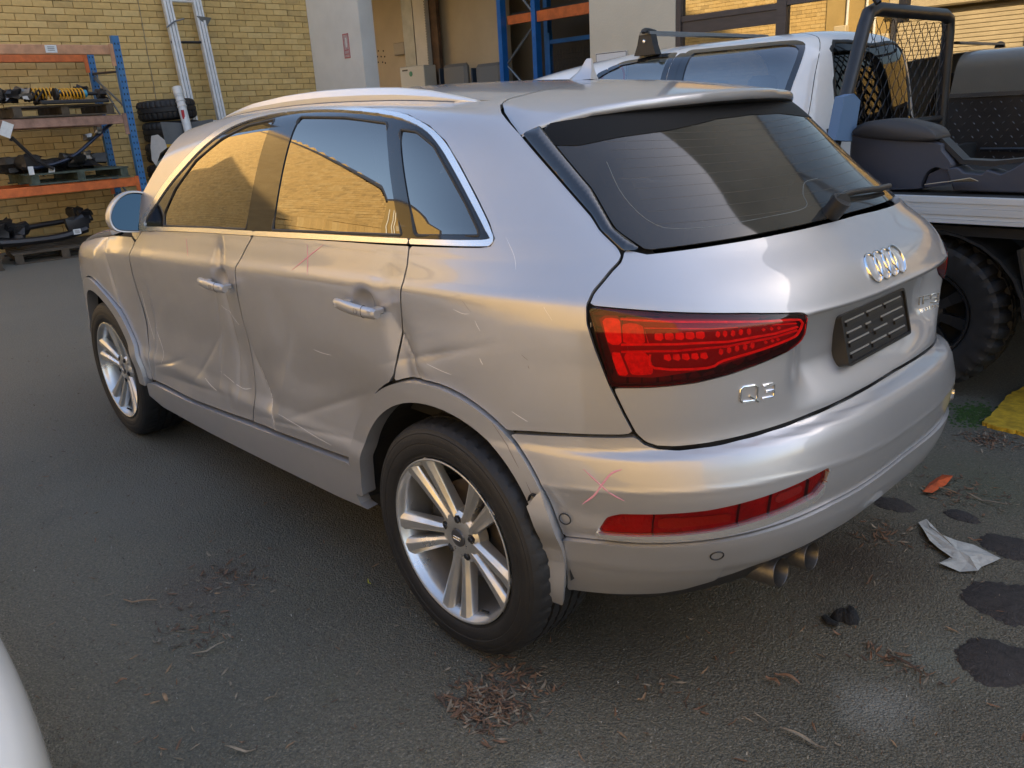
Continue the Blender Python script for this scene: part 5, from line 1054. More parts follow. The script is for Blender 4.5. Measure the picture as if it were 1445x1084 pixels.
for k in range(14):
    x, y = RNG.uniform(-.35, .3), RNG.uniform(-.60, .65); blob((x, y, .06+RNG.uniform(0, .08)), (RNG.uniform(.08, .16), RNG.uniform(.08, .18), RNG.uniform(.05, .09)), [BLK, IRON, BLK, mat('brown_casting', (.05, .03, .025), rough=.6) if k == 3 else IRON][k % 4], 'casting', ch, 40+k)
blob((-.40, -.28, .17), (.05, .05, .05), ALU, 'ball_joint', ch, 60); blob((-.40, -.14, .13), (.09, .10, .05), IRON, 'knuckle', ch, 61)
q = at_pl((44, 241), X=9.78); card('paper_tag', tuple(q), .06, .10, 'yellowed paper tag hanging from the left corner of the green pallet', lines=0); q = at_pl((73, 241), X=9.9); card('paper_tag', tuple(q), .07, .07, 'small white tag with print on the parts of the green pallet', rx=.2, lines=2)
sb = empty('subframe', (10.1, -.85, .15), 'black pressed steel subframe with a white sticker on the ground pallet', 'car part')
b = MB(); b.tube(crom([(-.2, .62, .12), (-.22, .3, .10), (-.2, -.1, .10), (-.2, -.42, .16)], 5, False), [.07]*16, 8, flat=.7); b.build('side_rail', BLK, sb)
b = MB(); b.tube(crom([(.15, .5, .22), (.12, .1, .24), (.12, -.3, .26)], 5, False), [.055]*11, 8, flat=.6); b.build('side_rail', BLK, sb)
for k in range(12):
    y = RNG.uniform(-.5, .7); blob((RNG.uniform(-.2, .3), y, .10+RNG.uniform(0, .14)+(.12 if y < -.3 else 0)), (RNG.uniform(.06, .13), RNG.uniform(.07, .15), RNG.uniform(.05, .11)), [BLK, BLK, IRON][k % 3], 'bracket', sb, 80+k)
q = at_pl((109, 327), X=9.72); card('sticker', tuple(q), .09, .065, 'white printed sticker on the black subframe', lines=3)
kn = empty('brake_assembly', (9.9, .15, .15), 'brake and hub assembly with yellow cap, left end of the ground pallet', 'car part')
for k, (dx, dy, dz, s_, m) in enumerate(((0, .28, .12, .10, IRON), (-.05, .12, .16, .09, IRON), (0, -.08, .12, .10, BLK), (.1, .1, .26, .08, BLK), (-.1, -.2, .06, .08, IRON))): blob((dx, dy, dz), (s_, s_, s_), m, 'casting', kn, 120+k)
blob((-.12, .03, .20), (.045, .045, .045), mat('bright_steel', (.5, .5, .5), rough=.2, metal=1.), 'steel_ball', kn, 130); b = MB(); b.box((0, .20, .38), (.14, .18, .05), bev=.015); b.build('yellow_cap', mat('dull_yellow_cap', (.42, .27, .05), rough=.6), kn)
b = MB(); b.tube(crom([(-.1, .35, .15), (-.14, .3, .30), (-.14, .15, .30), (-.12, .05, .12)], 4, False), .010, 6); b.build('hose', BLK, kn); b = MB(); b.tube(crom([(-.1, -.05, .16), (-.15, -.2, .22), (-.15, -.4, .12)], 4, False), .008, 6); b.build('hose', IRON, kn)
b = MB(); b.box((-.14, .28, .10), (.02, .09, .14), rx=.2); b.build('white_tag', LBL, kn)
# warehouse rack inside the doorway
wr_ = empty('warehouse_rack', (7.4, -7.0, 0), 'bright blue and orange warehouse rack inside the open doorway', 'rack')
a, c = at_pl((709, 50), Y=-7.0), at_pl((757, 50), Y=-7.0)
upright(wr_, a[0], -7.0, 4.0, BLUE2, w=.11, holes=False); upright(wr_, c[0], -7.0, 4.0, BLUE2, w=.11, holes=False); upright(wr_, a[0]+.2, -8.2, 4.0, BLUE2, w=.1, holes=False)
def tub(p0, p1, r, nm, m, par, n=6): b = MB(); qq = Vector(par.location); b.tube([Vector([float(t) for t in p0])-qq, Vector([float(t) for t in p1])-qq], r, n); return b.build(nm, m, par)
BX(c[0]+.06, a[0]-.06, -7.12, -7.06, 2.66, 2.78, 'beam', ORG, wr_); BX(5.2, c[0]-.05, -7.03, -6.97, 2.63, 2.77, 'beam', ORG, wr_)
tub((a[0]-.05, -7.05, 3.35), (c[0]+.05, -7.05, 2.72), .022, 'brace', GREY, wr_); tub((a[0]-.02, -7.05, 2.12), (c[0]+.02, -7.05, 2.66), .018, 'brace', GREY, wr_); tub((a[0], -7.05, 2.12), (c[0]+.05, -7.05, 1.55), .018, 'brace', GREY, wr_)
BX(5.2, a[0], -8.3, -7.2, 2.80, 2.83, 'shelf_mesh', M['plastic'], wr_)
cg = empty('stillage_cage', (7.0, -8.0, 0), 'blue framed wire cage full of dark engine parts inside the doorway', 'cage')
for x in (5.4, 6.55, 7.75):
    BX(x-.035, x+.035, -7.85, -7.78, .9, 2.55, 'cage_post', BLUE2, cg)
for z in (1.42, 2.42): BX(5.4, 7.75, -7.84, -7.79, z-.03, z+.03, 'cage_rail', BLUE2, cg)
b = MB()
for k in range(40): b.tube([(5.4+k*.06-7.0, .20, .95), (5.4+k*.06-7.0, .20, 2.3)], .003, 4, cap=False)
for k in range(18): b.tube([(5.4-7.0, .20, .95+k*.075), (7.75-7.0, .20, .95+k*.075)], .003, 4, cap=False)
o = b.build('wire_mesh', M['bolt'], cg); o['kind'] = 'stuff'
for k in range(26): blob((RNG.uniform(-1.55, .6), RNG.uniform(-.5, .1), RNG.uniform(1.2, 2.0)), (.12, .12, .10), [IRON, BLK, ALU, IRON, BLK][k % 5], 'engine_part', cg, 200+k)
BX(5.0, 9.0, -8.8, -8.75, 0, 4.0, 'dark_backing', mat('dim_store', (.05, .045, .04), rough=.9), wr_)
# ladder, PVC pipe, tyres, signs against the brick wall
AL = mat('ladder_aluminium', (.70, .71, .72), rough=.42, metal=.5, var=.15, vscale=10, rvar=.2)
ld = empty('ladder', (10.7, -3.4, 0), 'aluminium extension ladder leaning upright against the brick wall behind the tyres', 'ladder')
def LP(px, dx=0.): q = at_pl(px, X=10.95+dx); return (q[0]-10.7, q[1]+3.4, q[2])
def lx(a0, a1, z): t = (z-a0[2])/(a1[2]-a0[2]); return Vector(a0)+(Vector(a1)-Vector(a0))*t
for (pa, pb) in (((234, 0), (278.5, 200)), ((276, 0), (313, 170))):
    A, B_ = at_pl(pa, X=11.05), at_pl(pb, X=10.72); d = (B_-A); top = A-d*.8; bot = B_+d*((.05-B_[2])/d[2]); b = MB()
    tv, bv_ = Vector(top)-Vector((10.7, -3.4, 0)), Vector(bot)-Vector((10.7, -3.4, 0)); t_ = (bv_-tv).normalized(); yv = Vector((0, 1, 0)); xv = t_.cross(yv).normalized(); yv = xv.cross(t_)
    for yo, wd, dp in ((-.052, .030, .075), (-.010, .040, .06), (.040, .034, .075)):
        V = [p+yv*(yo+sy*wd/2)+xv*(sx*dp/2) for p in (tv, bv_) for sx, sy in ((-1, -1), (1, -1), (1, 1), (-1, 1))]; b = MB(); b.add([tuple(v) for v in V], [(0, 1, 2, 3), (7, 6, 5, 4)]+[(i, 4+i, 4+(i+1) % 4, (i+1) % 4) for i in range(4)]); b.build('stile', AL, ld)
for k in range(9):
    z = 3.9-.0-k*.62 if False else 2.66-.56*k+1.12
    if z < .2: break
    if 1.6 < z < 2.6 or z > 3.3 or 1.6 < z < 2.65 and k != 2: continue
    pa = lx(at_pl((234, 0), X=11.05), at_pl((278.5, 200), X=10.72), z); pb = lx(at_pl((276, 0), X=11.05), at_pl((313, 170), X=10.72), z)
    b = MB(); b.tube([pa-Vector((10.7, -3.4, 0))+Vector((-.0, .06, 0)), pb-Vector((10.7, -3.4, 0))+Vector((0, -.02, 0))], .018, 8); b.build('rung', M['bolt'] if k == 2 else AL, ld)
q = at_pl((240, 34), X=10.95); b = MB(); b.tube([(q[0]-10.7, q[1]+3.4+.06, q[2]-.05), (q[0]-10.7-.03, q[1]+3.4-.05, q[2]+.03), (q[0]-10.7, q[1]+3.4-.22, q[2]+.075)], .012, 6); b.build('latch_hook', GREY, ld)
q = at_pl((290, 28), X=10.95); b = MB(); b.add([(q[0]-10.7, q[1]+3.4+.12, q[2]+.05), (q[0]-10.7, q[1]+3.4-.10, q[2]+.03), (q[0]-10.7+.02, q[1]+3.4-.01, q[2]-.10), (q[0]-10.7+.03, q[1]+3.4+.12, q[2]+.04), (q[0]-10.7+.03, q[1]+3.4-.10, q[2]+.02), (q[0]-10.7+.05, q[1]+3.4-.01, q[2]-.11)], [(0, 1, 2), (5, 4, 3), (0, 3, 4, 1), (1, 4, 5, 2), (2, 5, 3, 0)]); b.build('guide_bracket', GREY, ld)
pv = empty('plastic_pipe', (10.1, -2.8, 0), 'white plastic pipe standing against the ladder in front of the tyres', 'pipe')
A, B_ = at_pl((250, 125), X=10.35), at_pl((273, 212), X=10.1); d = B_-A; bot = B_+d*((.03-B_[2])/d[2]); o3 = Vector((10.1, -2.8, 0)); b = MB(); b.tube([Vector(A)-o3, Vector(bot)-o3], .058, 18); b.build('pipe_barrel', mat('white_pvc', (.60, .62, .62), rough=.4, var=.12, vscale=10), pv)
for t0, t1 in ((-.02, .10), (.115, .13), (.20, .215), (.28, .30)): b = MB(); b.tube([Vector(A+d*t0)-o3, Vector(A+d*t1)-o3], .066, 18); b.build('pipe_socket', mat('white_pvc_cap', (.62, .62, .60), rough=.45), pv)
b = MB(); p_ = Vector(A+d*.42)-o3; b.box((p_.x-.05, p_.y+.035, p_.z), (.03, .03, .12)); b.build('red_label', mat('red_label', (.45, .03, .04), rough=.5), pv)
def tyre_obj(x, y, z, R_, w, lab, par=None, tilt=(0, 0, 0), group=None):
    b = MB(); pr = [(R_*.58, -w/2*.85), (R_*.68, -w/2), (R_*.86, -w/2), (R_*.96, -w/2*.86), (R_, -w/2*.6), (R_, -w*.16), (R_*.975, -w*.15), (R_*.975, -w*.10), (R_, -w*.09), (R_, w*.09), (R_*.975, w*.10), (R_*.975, w*.15), (R_, w*.16), (R_, w/2*.6), (R_*.96, w/2*.86), (R_*.86, w/2), (R_*.68, w/2), (R_*.58, w/2*.85)]
    b.lathe(pr, 96, 'Z', mod=lambda k, i, r, h: ((r-.012, h) if (k % 3 == 0 and r > R_*.95 and abs(h) > w*.14) else (r, h))); o = b.build('tyre', M['tyre'], sharp=25); tagp(o, lab, 'tyre', group or 'stacked used tyres'); o.location = (x, y, z); o.rotation_euler = tilt; return o
q = at_pl((245, 155), X=10.8)
names = ['topmost tyre of the stack behind the ladder', 'second tyre from the top of the stack behind the ladder', 'third tyre down in the stack behind the ladder', 'fourth tyre down in the stack behind the ladder', 'fifth tyre down in the stack, just above the ground one', 'lowest tyre of the stack behind the ladder, on the ground']
for k in range(6): tyre_obj(10.72+RNG.uniform(-.03, .03), -2.93+RNG.uniform(-.03, .03)*(k > 0), 1.73-k*.29, .40, .27, names[k], tilt=(RNG.uniform(-.03, .03), RNG.uniform(-.02, .02), k))
for k, l in enumerate(('upper tyre of the right hand stack beside the ladder foot', 'middle tyre of the right hand stack beside the ladder foot', 'lowest tyre of the right hand stack, resting on the ground')): tyre_obj(10.70, -3.75+.02*k, .98-k*.30, .39, .27, l)
ob = empty('octagonal_board', (9.99, -2.42, 0), 'faded white octagonal board leaning in front of the tyres', 'board')
pp = [at_pl(p, X=10.0) for p in ((213, 192), (222, 190), (232, 198), (237, 215), (236, 243), (224, 240), (214, 226), (212, 208))]
b = MB(); b.prism([(p[1]+2.42, p[2]) for p in pp], -.006, .006, lambda a, c, z: (z, a, c)); b.build('board_face', mat('dirty_white_board', (.46, .44, .42), rough=.6, var=.15, vscale=8), ob)
yb = empty('yellow_board', (10.05, -2.6, 0), 'yellow sign board on edge beside the white octagonal board', 'board')
pp = [at_pl(p, X=10.05) for p in ((232, 204), (252, 203), (262, 222), (250, 246), (238, 246))]; b = MB(); b.prism([(p[1]+2.6, p[2]) for p in pp], -.006, .006, lambda a, c, z: (z, a, c)); b.build('board_face', mat('yellow_sign', (.58, .33, .02), rough=.5, var=.2, vscale=14), yb)
gp_ = empty('grey_panel', (10.2, -2.75, 0), 'dark grey sheet metal panel leaning between the tyres and the pipe', 'panel')
pp = [at_pl(p, X=10.28) for p in ((226, 172), (262, 174), (300, 168), (312, 230), (240, 232))]; b = MB(); b.prism([(p[1]+2.75, p[2]) for p in pp], -.008, .008, lambda a, c, z: (z+.08, a, c)); b.build('sheet', mat('grey_sheet', (.14, .15, .16), rough=.5, metal=.4, var=.2, vscale=5), gp_)
# ------------------------------------------------------------------ white tray truck parked beyond the silver car
UX, UY = .55, -3.06
ute = empty('pickup_truck', (UX, UY, 0), 'white crew cab tray truck with black mesh headboard parked behind the silver SUV', 'pickup truck')
UBz = pch([.3, .45, .7, .95, 1.12, 1.22, 1.40, 1.55, 1.66, 1.73, 1.80], [.86, .90, .915, .925, .915, .895, .855, .810, .775, .74, .68])
def FU(x, y, z):
    ay = abs(y); B = UBz(z); a = 1.0-np.interp(z, [.4, 1.1, 1.8], [.0, .0, .09]); xr = np.maximum(1.0-x, 0)
    fr = ((xr/a)**5+(ay/B)**5)**(1/5); fr = np.where(xr > 0, fr, ay/B); ft = np.maximum(x-1.9, 0)
    H = 1.815-.05*(ay/.7)**2.5-.10*np.maximum(x-1.0, 0)**2*.6; fz = np.maximum(z-.9, 0)/(H-.9)
    return (fr**12+fz**12)**(1/12)
def ray_ute(u, v):
    u = np.asarray(u, float); v = np.asarray(v, float); th = np.where(u < .6, (.6-u)/.75, 0.); ox = np.maximum(u, .6); ph = np.maximum(v-1.35, 0)/.45; oz = np.minimum(v, 1.35)
    return ox, oz, -np.sin(th)*np.cos(ph), np.cos(th)*np.cos(ph), np.sin(ph)
UU = .6-.75*math.pi/2
US = Surf(FU, ray_ute, UU-.03, 2.9, .4, 2.06, .012)
def Pute(uv):
    u, v = uv[:, 0], uv[:, 1]; mir = u < UU; uu = np.where(mir, 2*UU-u, u); r = US.rad(uu, v); ox, oz, dx, dy, dz = ray_ute(uu, v)
    return np.stack([ox+r*dx, np.where(mir, -1., 1.)*r*dy, oz+r*dz], -1)
def uvute(P): x, y, z = P; ox = max(x, .6); th = math.atan2(-(x-ox), y); return (.6-th*.75 if x < .6 else x, z if z < 1.35 else 1.35+.45*math.atan2(z-1.35, math.hypot(x-ox, y)))
def hitU(px):
    """where the line of sight of a surveyed photo point meets the cab"""
    o = np.array(CAMP)-[UX, UY, 0]; d = (px[0]-722.5)/1149.56*_r-(px[1]-542)/1149.56*_u+_f; d = d/np.linalg.norm(d); t = np.linspace(1.5, 8, 1300); P = o+t[:, None]*d; f = FU(P[:, 0], P[:, 1], P[:, 2]); i = np.where(f < 1)[0]
    i = int(i[0]) if len(i) else int(f.argmin()); return uvute(P[i])
WHITE = mat('white_truck_paint', (.78, .77, .75), rough=.30, coat=1., crough=.05, var=.10, vscale=2.2, rvar=.1)
M['truckglass'] = glass_mat('truck_side_glass', (.16, .20, .23), ior=1.55, boost=.16)
g1 = [hitU(p) for p in ((972, 72), (1060, 63), (1124, 58), (1137, 62), (1132, 80), (1118, 118), (1104, 160))]
lowz = 1.24
win = g1+[(g1[-1][0]+.03, lowz+.04), (g1[-1][0]+.06, lowz), (g1[0][0]-.02, lowz)]
win = rnd(win, .02)
g2 = [hitU(p) for p in ((842, 106), (880, 88), (935, 77), (957, 75))]; win2 = rnd(g2+[(g2[-1][0], lowz), (g2[0][0]+.1, lowz)], .02)
door = [hitU(p) for p in ((958, 70), (1060, 54), (1120, 48), (1148, 50), (1157, 60), (1150, 105), (1143, 150), (1132, 185))]
cabpoly = [(2.9, .45), (2.9, 1.35), (2.9, 1.9), (2.5, 2.05), (.6, 2.056), (.2, 2.056), (UU, 2.056), (UU, .45)]
rwz = [(-.60, .0)]
rw = [(UU, 1.26), (.05, 1.26), (-.02, 1.30), (.0, 1.45), (.01, 1.56), (-.03, 1.60), (-.2, 1.625), (UU, 1.635)]
rwin = [(u, v) for u, v in rw]+[(2*UU-u, v) for u, v in rw[::-1]]
full = cabpoly[:-2]+[(UU, 2.056)]
cabL = [(2.9, .45), (2.9, 2.05), (.62, 2.055), (.3, 2.05), (UU, 2.05), (2*UU-.3, 2.05), (2*UU-.62, 2.05), (2*UU-1.2, 2.05), (2*UU-1.2, .45)]
cabo = panel('cab_body', Pute, cabL, WHITE, ute, h=.02, gap=0., skirt=.01, holes=[win, win2, rwin])
stroke('door_gap', Pute, crom(door, 4, False), .006, M['seal'], ute, -.002, .0008)
stroke('roof_gutter', Pute, crom([hitU(p) for p in ((850, 88), (920, 62), (1000, 46), (1100, 37), (1160, 36))], 4, False), .005, M['seal'], ute, -.002, .0008)
for wpl in (win, win2):
    inn = np.array(wpl); cpt = inn.mean(0)
    panel('window_surround', Pute, wpl, M['black'], ute, h=.02, gap=-.004, skirt=.01, off=.002, holes=[rnd([tuple(cpt+(p-cpt)*[.90, .90]) for p in inn], .01)])
    panel('side_window', Pute, wpl, M['truckglass'], ute, h=.03, gap=0., skirt=.002, off=-.004)
bpl = [hitU(p) for p in ((957, 76), (971, 74))]
panel('door_pillar', Pute, [(bpl[0][0], bpl[0][1]), (bpl[1][0], bpl[1][1]), (bpl[1][0], lowz), (bpl[0][0], lowz)], M['black'], ute, h=.02, off=.003, skirt=.006)
panel('rear_cab_window', Pute, rwin, glass_mat('truck_rear_glass', (.03, .035, .035), ior=1.5, boost=.02), ute, h=.03, gap=0., skirt=.002, off=-.004)
stroke('window_seal', Pute, rwin, .03, M['seal'], ute, -.004, .003, closed=True)
b = MB()
for sx, sy in ((.75, .38), (.75, -.38), (1.55, .38), (1.55, -.38)): b.box((sx-.1, sy, 1.15), (.16, .5, .55), ry=-.15, bev=.05); b.box((sx-.16, sy, 1.50), (.09, .26, .17), ry=-.1, bev=.03)
b.box((1.2, 0, .85), (2.3, 1.6, .08)); b.build('cab_interior', M['interior'], ute)
# bonnet and front, seen only past the silver roof or from the side
b = MB(); V = []
for x, zt_, hw in ((2.35, 1.20, .90), (2.6, 1.17, .90), (3.2, 1.10, .88), (3.6, 1.02, .80), (3.75, .85, .70)):
    for y, z in ((-1, .45), (-1, .75), (-.98, .95), (-.85, 1.0), (-.4, 1.03), (.4, 1.03), (.85, 1.0), (.98, .95), (1, .75), (1, .45)): V.append((x, y*hw, z if z < .8 else z*zt_/1.03))
b.add(V, [(i*10+k, i*10+k+1, (i+1)*10+k+1, (i+1)*10+k) for i in range(4) for k in range(9)]+[tuple(range(40, 50))], True); b.build('front_body', WHITE, ute, sharp=40)
b = MB(); b.box((.6, 0, .50), (6.2, .9, .16)); b.build('chassis', M['dark'], ute)
# roof rack bar
A = at_pl((918, 42), Y=-2.42)-[UX, UY, 0]; b = MB(); b.prism([(-.045, -.012), (.045, -.012), (.038, .008), (0, .014), (-.038, .008)], -A[1]-.1, A[1]+.06, lambda a, c, z: (A[0]+a, z, A[2]-.02+c)); b.build('roof_bar', GREY, ute)
b = MB(); b.tube(crom([(A[0]-.02, A[1]+.10, A[2]-.022), (A[0], A[1]+.05, A[2]-.005), (A[0], A[1]-.04, A[2]-.01)], 4, False), [.012, .018, .022, .024, .026, .026, .024, .022, .02], 10, flat=.6); b.build('bar_end_cap', M['plastic'], ute)
b = MB(); b.add([(A[0]+x*w_, A[1]+.03+y*.03, z) for z, w_ in ((A[2]-.03, .045), (A[2]-.09, .06), (A[2]-.15, .085)) for x, y in ((-1, -1), (1, -1), (1, 1), (-1, 1))], [(i*4+k, i*4+(k+1) % 4, (i+1)*4+(k+1) % 4, (i+1)*4+k) for i in range(2) for k in range(4)]+[(0, 1, 2, 3), (11, 10, 9, 8)]); b.build('bar_foot', M['plastic'], ute)
b = MB(); b.lathe([(0, .014), (.010, .012), (.012, .0)], 10, 'Y', (A[0], A[1]+.06, A[2]-.07)); b.build('foot_lock', M['chrome'], ute)
# headboard
HX = .42-UX
b0 = at_pl((1180, 190), X=.42); t0_ = at_pl((1226, 12), X=.42); t1_ = at_pl((1340, 22), X=.42); b1_ = at_pl((1328, 165), X=.42)
loc = lambda p: Vector((float(p[0])-UX, float(p[1])-UY, float(p[2])))
Pb0, Pt0, Pt1, Pb1 = loc(b0), loc(t0_), loc(t1_), loc(b1_); Pb0 = Pt0+(Pb0-Pt0)*1.25; Pb1 = Pt1+(Pb1-Pt1)*1.25
TUBE = mat('black_powder_coat', (.018, .017, .018), rough=.38, var=.4, vscale=14)
hb_ = tagp(empty('headboard', (UX, UY, 0), 'black tubular headboard filled with expanded diamond mesh behind the white cab', 'headboard'))
b = MB(); path = [Pb0, Pt0+(Pb0-Pt0)*.12, Pt0+(Pb0-Pt0)*.03+(Pt1-Pt0)*.01, Pt0+(Pt1-Pt0)*.08, Pt0+(Pt1-Pt0)*.92, Pt1+(Pb1-Pt1)*.03-(Pt1-Pt0)*.01, Pt1+(Pb1-Pt1)*.12, Pb1]; b.tube(path, .036, 14); b.build('tube_frame', TUBE, hb_)
zb = 1.27; fL = lambda z: Pt0+(Pb0-Pt0)*((Pt0.z-z)/(Pt0.z-Pb0.z)); fR = lambda z: Pt1+(Pb1-Pt1)*((Pt1.z-z)/(Pt1.z-Pb1.z))
b = MB(); b.tube([fL(zb), fR(zb)], .022, 10); b.build('lower_rail', TUBE, hb_)
b = MB(); b.tube([Pt0+Vector((-.05, .0, .02)), Pt0+Vector((.02, 0, .11))], .018, 8); b.build('corner_lug', TUBE, hb_); b = MB(); b.box((Pt0.x+.02, Pt0.y-.50, Pt0.z+.03), (.05, .04, .16)); b.build('centre_lug', TUBE, hb_)
mesh = MB(); pw, ph = .115, .100; ztop = Pt0.z-.035; cnt = 0
def inside(y, z):
    return fR(z).y+.02 < y < fL(z).y-.02 and zb < z < ztop
nr_ = int((ztop-zb)/ph*2)+2; nc_ = int(1.7/pw)+2
for i in range(nr_):
    for j in range(nc_):
        for s in (1, -1):
            y0 = fR(zb).y+j*pw+(0 if i % 2 == 0 else pw/2*1); z0 = zb+i*ph/2; y1 = y0+s*pw/2; z1 = z0+ph/2
            ym, zm = (y0+y1)/2, (z0+z1)/2
            if inside(ym, zm):
                d = Vector((0, y1-y0, z1-z0)).normalized(); n_ = Vector((0, -d.z, d.y)); w_ = .0055; xx = HX
                a_, c_ = Vector((xx+.004*s, y0, z0)), Vector((xx-.004*s, y1, z1))
                V = [a_+n_*w_+Vector((.003, 0, 0)), a_-n_*w_-Vector((.003, 0, 0)), c_-n_*w_-Vector((.003, 0, 0)), c_+n_*w_+Vector((.003, 0, 0))]; V += [v+Vector((-.004, 0, 0)) for v in V]
                mesh.add([tuple(v) for v in V], [(0, 1, 2, 3), (7, 6, 5, 4), (0, 4, 5, 1), (2, 6, 7, 3), (1, 5, 6, 2), (3, 7, 4, 0)])
o = mesh.build('diamond_mesh', TUBE, hb_); o['kind'] = 'stuff'
# tray: deck, side rail, far side board of chequer plate
ALR = mat('tray_aluminium', (.66, .66, .64), rough=.45, metal=.35, var=.15, vscale=5, stretch=(.3, 1, 8)); DK = mat('tray_deck_rubber', (.035, .032, .030), rough=.8, var=.4, vscale=8, bump=.002, bscale=40)
CHK = mat('black_chequer_plate', (.020, .019, .020), rough=.42, metal=.3, var=.35, vscale=6)
tr = empty('truck_tray', (UX, UY, 0), 'alloy edged truck tray with black chequer plate side board, loaded with plastic trim', 'tray')
TX0, TX1, TL, TR_ = .36-UX, -2.3-UX, -1.95-UY, -3.98-UY
def bt(x0, x1, y0, y1, z0, z1, nm, m, par=tr, bev=0.): b = MB(); b.box(((x0+x1)/2, (y0+y1)/2, (z0+z1)/2), (abs(x1-x0), abs(y1-y0), abs(z1-z0)), bev=bev); return b.build(nm, m, par)
bt(TX0, TX1, TL-.045, TR_, .945, .968, 'deck', DK)
for k, (z0, z1, dy) in enumerate(((.958, .984, 0), (.936, .957, -.004), (.905, .935, -.001), (.885, .904, -.006), (.868, .884, 0))): bt(TX0, TX1, TL+dy, TL-.044, z0, z1, 'side_rail', ALR)
b = MB(); b.box((-.02+.0-.10, TL+.012, .955), (.10, .022, .020), bev=.006); b.build('rail_latch', M['plastic'], tr)
bt(TX0, TX1, TL-.08, TL-.14, .80, .845, 'under_rail', M['bolt']); 
for k in range(5): x = TX0-.15-k*.5; bt(x, x-.06, TL-.05, TR_, .86, .942, 'cross_member', M['dark'])
sbd = bt(TX0+.16, TX1, TR_, TR_-.03, .97, 1.385, 'side_board', CHK); bt(TX0+.16, TX1, TR_+.02, TR_-.05, 1.387, 1.412, 'board_cap', mat('dark_cap', (.06, .058, .055), rough=.4, metal=.4))
b = MB()
for i in range(42):
    for j in range(9):
        x = TX0+.12-i*.058-(.029 if j % 2 else 0); z = 1.005+j*.043; s = 1 if (i+j) % 2 else -1; a = s*.8
        c_, s_ = math.cos(a)*.013, math.sin(a)*.013; b.add([(x-c_, TR_+.0005, z-s_), (x+s_*.35, TR_+.0005, z-c_*.35), (x+c_, TR_+.0005, z+s_), (x-s_*.35, TR_+.0005, z+c_*.35), (x, TR_+.0045, z)], [(0, 1, 4), (1, 2, 4), (2, 3, 4), (3, 0, 4)])
o = b.build('chequer_studs', mat('worn_studs', (.10, .095, .09), rough=.35, metal=.6), sbd); o['kind'] = 'stuff'
b = MB(); b.tube([(TX0-.1, TR_+.05, 1.06), (TX1, TR_+.05, 1.06)], .012, 6); b.build('tie_rail', TUBE, tr)
for x in (TX0-.45, TX0-.95): bt(x, x-.03, TR_+.0, TR_+.06, 1.03, 1.10, 'rail_bracket', TUBE)
bt(TX0-.0, TX0-.06, TL-.05, TR_, .97, 1.10, 'front_sill', M['dark'])
# wheel, guard, flap under the tray
uw = bpy.data.objects.new('wheel', None); COL.objects.link(uw); uw.parent = ute; uw.location = (-.13-UX, -2.06-UY-.13, .39)
b = MB(); Rw = .39
def md(k, i, r, h):
    if r > .372 and h > .045: return (r-.016 if (k % 6 in (0, 1)) else r, h)
    if r > .372 and h < -.045: return (r-.016 if ((k+3) % 6 in (0, 1)) else r, h)
    if r > .375 and abs(h) < .04: return (r-.010 if ((k+int(h*200)) % 8 == 0) else r, h)
    if .335 < r <= .372 and h > .10: return (r, h+.006 if (k % 6 in (3, 4, 5)) else h)
    return r, h
b.lathe([(.222, .10), (.235, .118), (.27, .130), (.315, .134), (.340, .133), (.358, .126), (.374, .112), (.386, .085), (.389, .050), (.374, .047), (.374, .041), (.390, .038), (.391, .012), (.377, .010), (.377, .003), (.391, 0), (.391, -.036), (.374, -.040), (.374, -.047), (.389, -.05), (.384, -.09), (.34, -.13), (.24, -.12)], 180, 'Y', mod=md); b.build('tyre', M['tyre'], uw, sharp=25)
BK = mat('black_wheel', (.022, .022, .024), rough=.35, metal=.3)
b = MB(); b.lathe([(.226, .10), (.222, .112), (.212, .108), (.200, .085), (.195, .03), (.19, -.08)], 48, 'Y'); rmu = b.build('rim', BK, uw, sharp=40)
b = MB(); b.lathe([(0, .075), (.03, .075), (.045, .06), (.085, .05), (.09, .02)], 24, 'Y'); b.build('hub', BK, uw)
for k in range(8):
    a = k*math.pi/4+.2; b = MB(); V = []
    for r, hw, dp in ((.07, .020, .055), (.13, .024, .05), (.205, .030, .07)):
        for t, d in ((-1, -.03), (-1, 0), (1, 0), (1, -.03)): V.append((r*math.cos(a)-t*hw*math.sin(a), dp+d, r*math.sin(a)+t*hw*math.cos(a)))
    b.add(V, [(i*4+q, i*4+(q+1) % 4, (i+1)*4+(q+1) % 4, (i+1)*4+q) for i in range(2) for q in range(4)]); b.build('spoke', BK, uw)
b = MB(); b.lathe([(0, -.02), (.2, -.02)], 24, 'Y'); b.build('wheel_back', M['dark'], uw)
for x, y in ((-.13-UX, -3.92-UY), (2.85-UX+.2, -2.15-UY), (2.85-UX+.2, -3.95-UY)):
    u2 = uw.copy(); COL.objects.link(u2); u2.location = (x, y, .39)
    if y < 0: u2.rotation_euler[2] = math.pi
    for ch in list(uw.children): c2 = ch.copy(); COL.objects.link(c2); c2.parent = u2
b = MB(); a0 = np.linspace(.15, math.pi*.62, 12); cx, cz, r_ = -.13-UX, .42, .46
V = [(cx-r_*math.cos(t)*1.0, yy-UY, cz+r_*math.sin(t)*.86) for yy in (-2.02, -2.36) for t in np.linspace(.05, math.pi-.05, 14)]; b.add(V, [(i, i+1, 15+i, 14+i) for i in range(13)]); o = b.build('mud_guard', M['plastic'], ute); o.modifiers.new('s', 'SOLIDIFY').thickness = .012
b = MB(); fx = at_pl((1448, 420), Y=-2.1)[0]-UX; b.box((fx-.03, -2.20-UY, .48), (.012, .30, .56), ry=.28); b.build('mud_flap', M['plastic'], ute)
b = MB(); b.box((-.62-UX, -2.45-UY, .70), (.04, .04, .5), ry=.6); b.build('tray_brace', TUBE, ute)
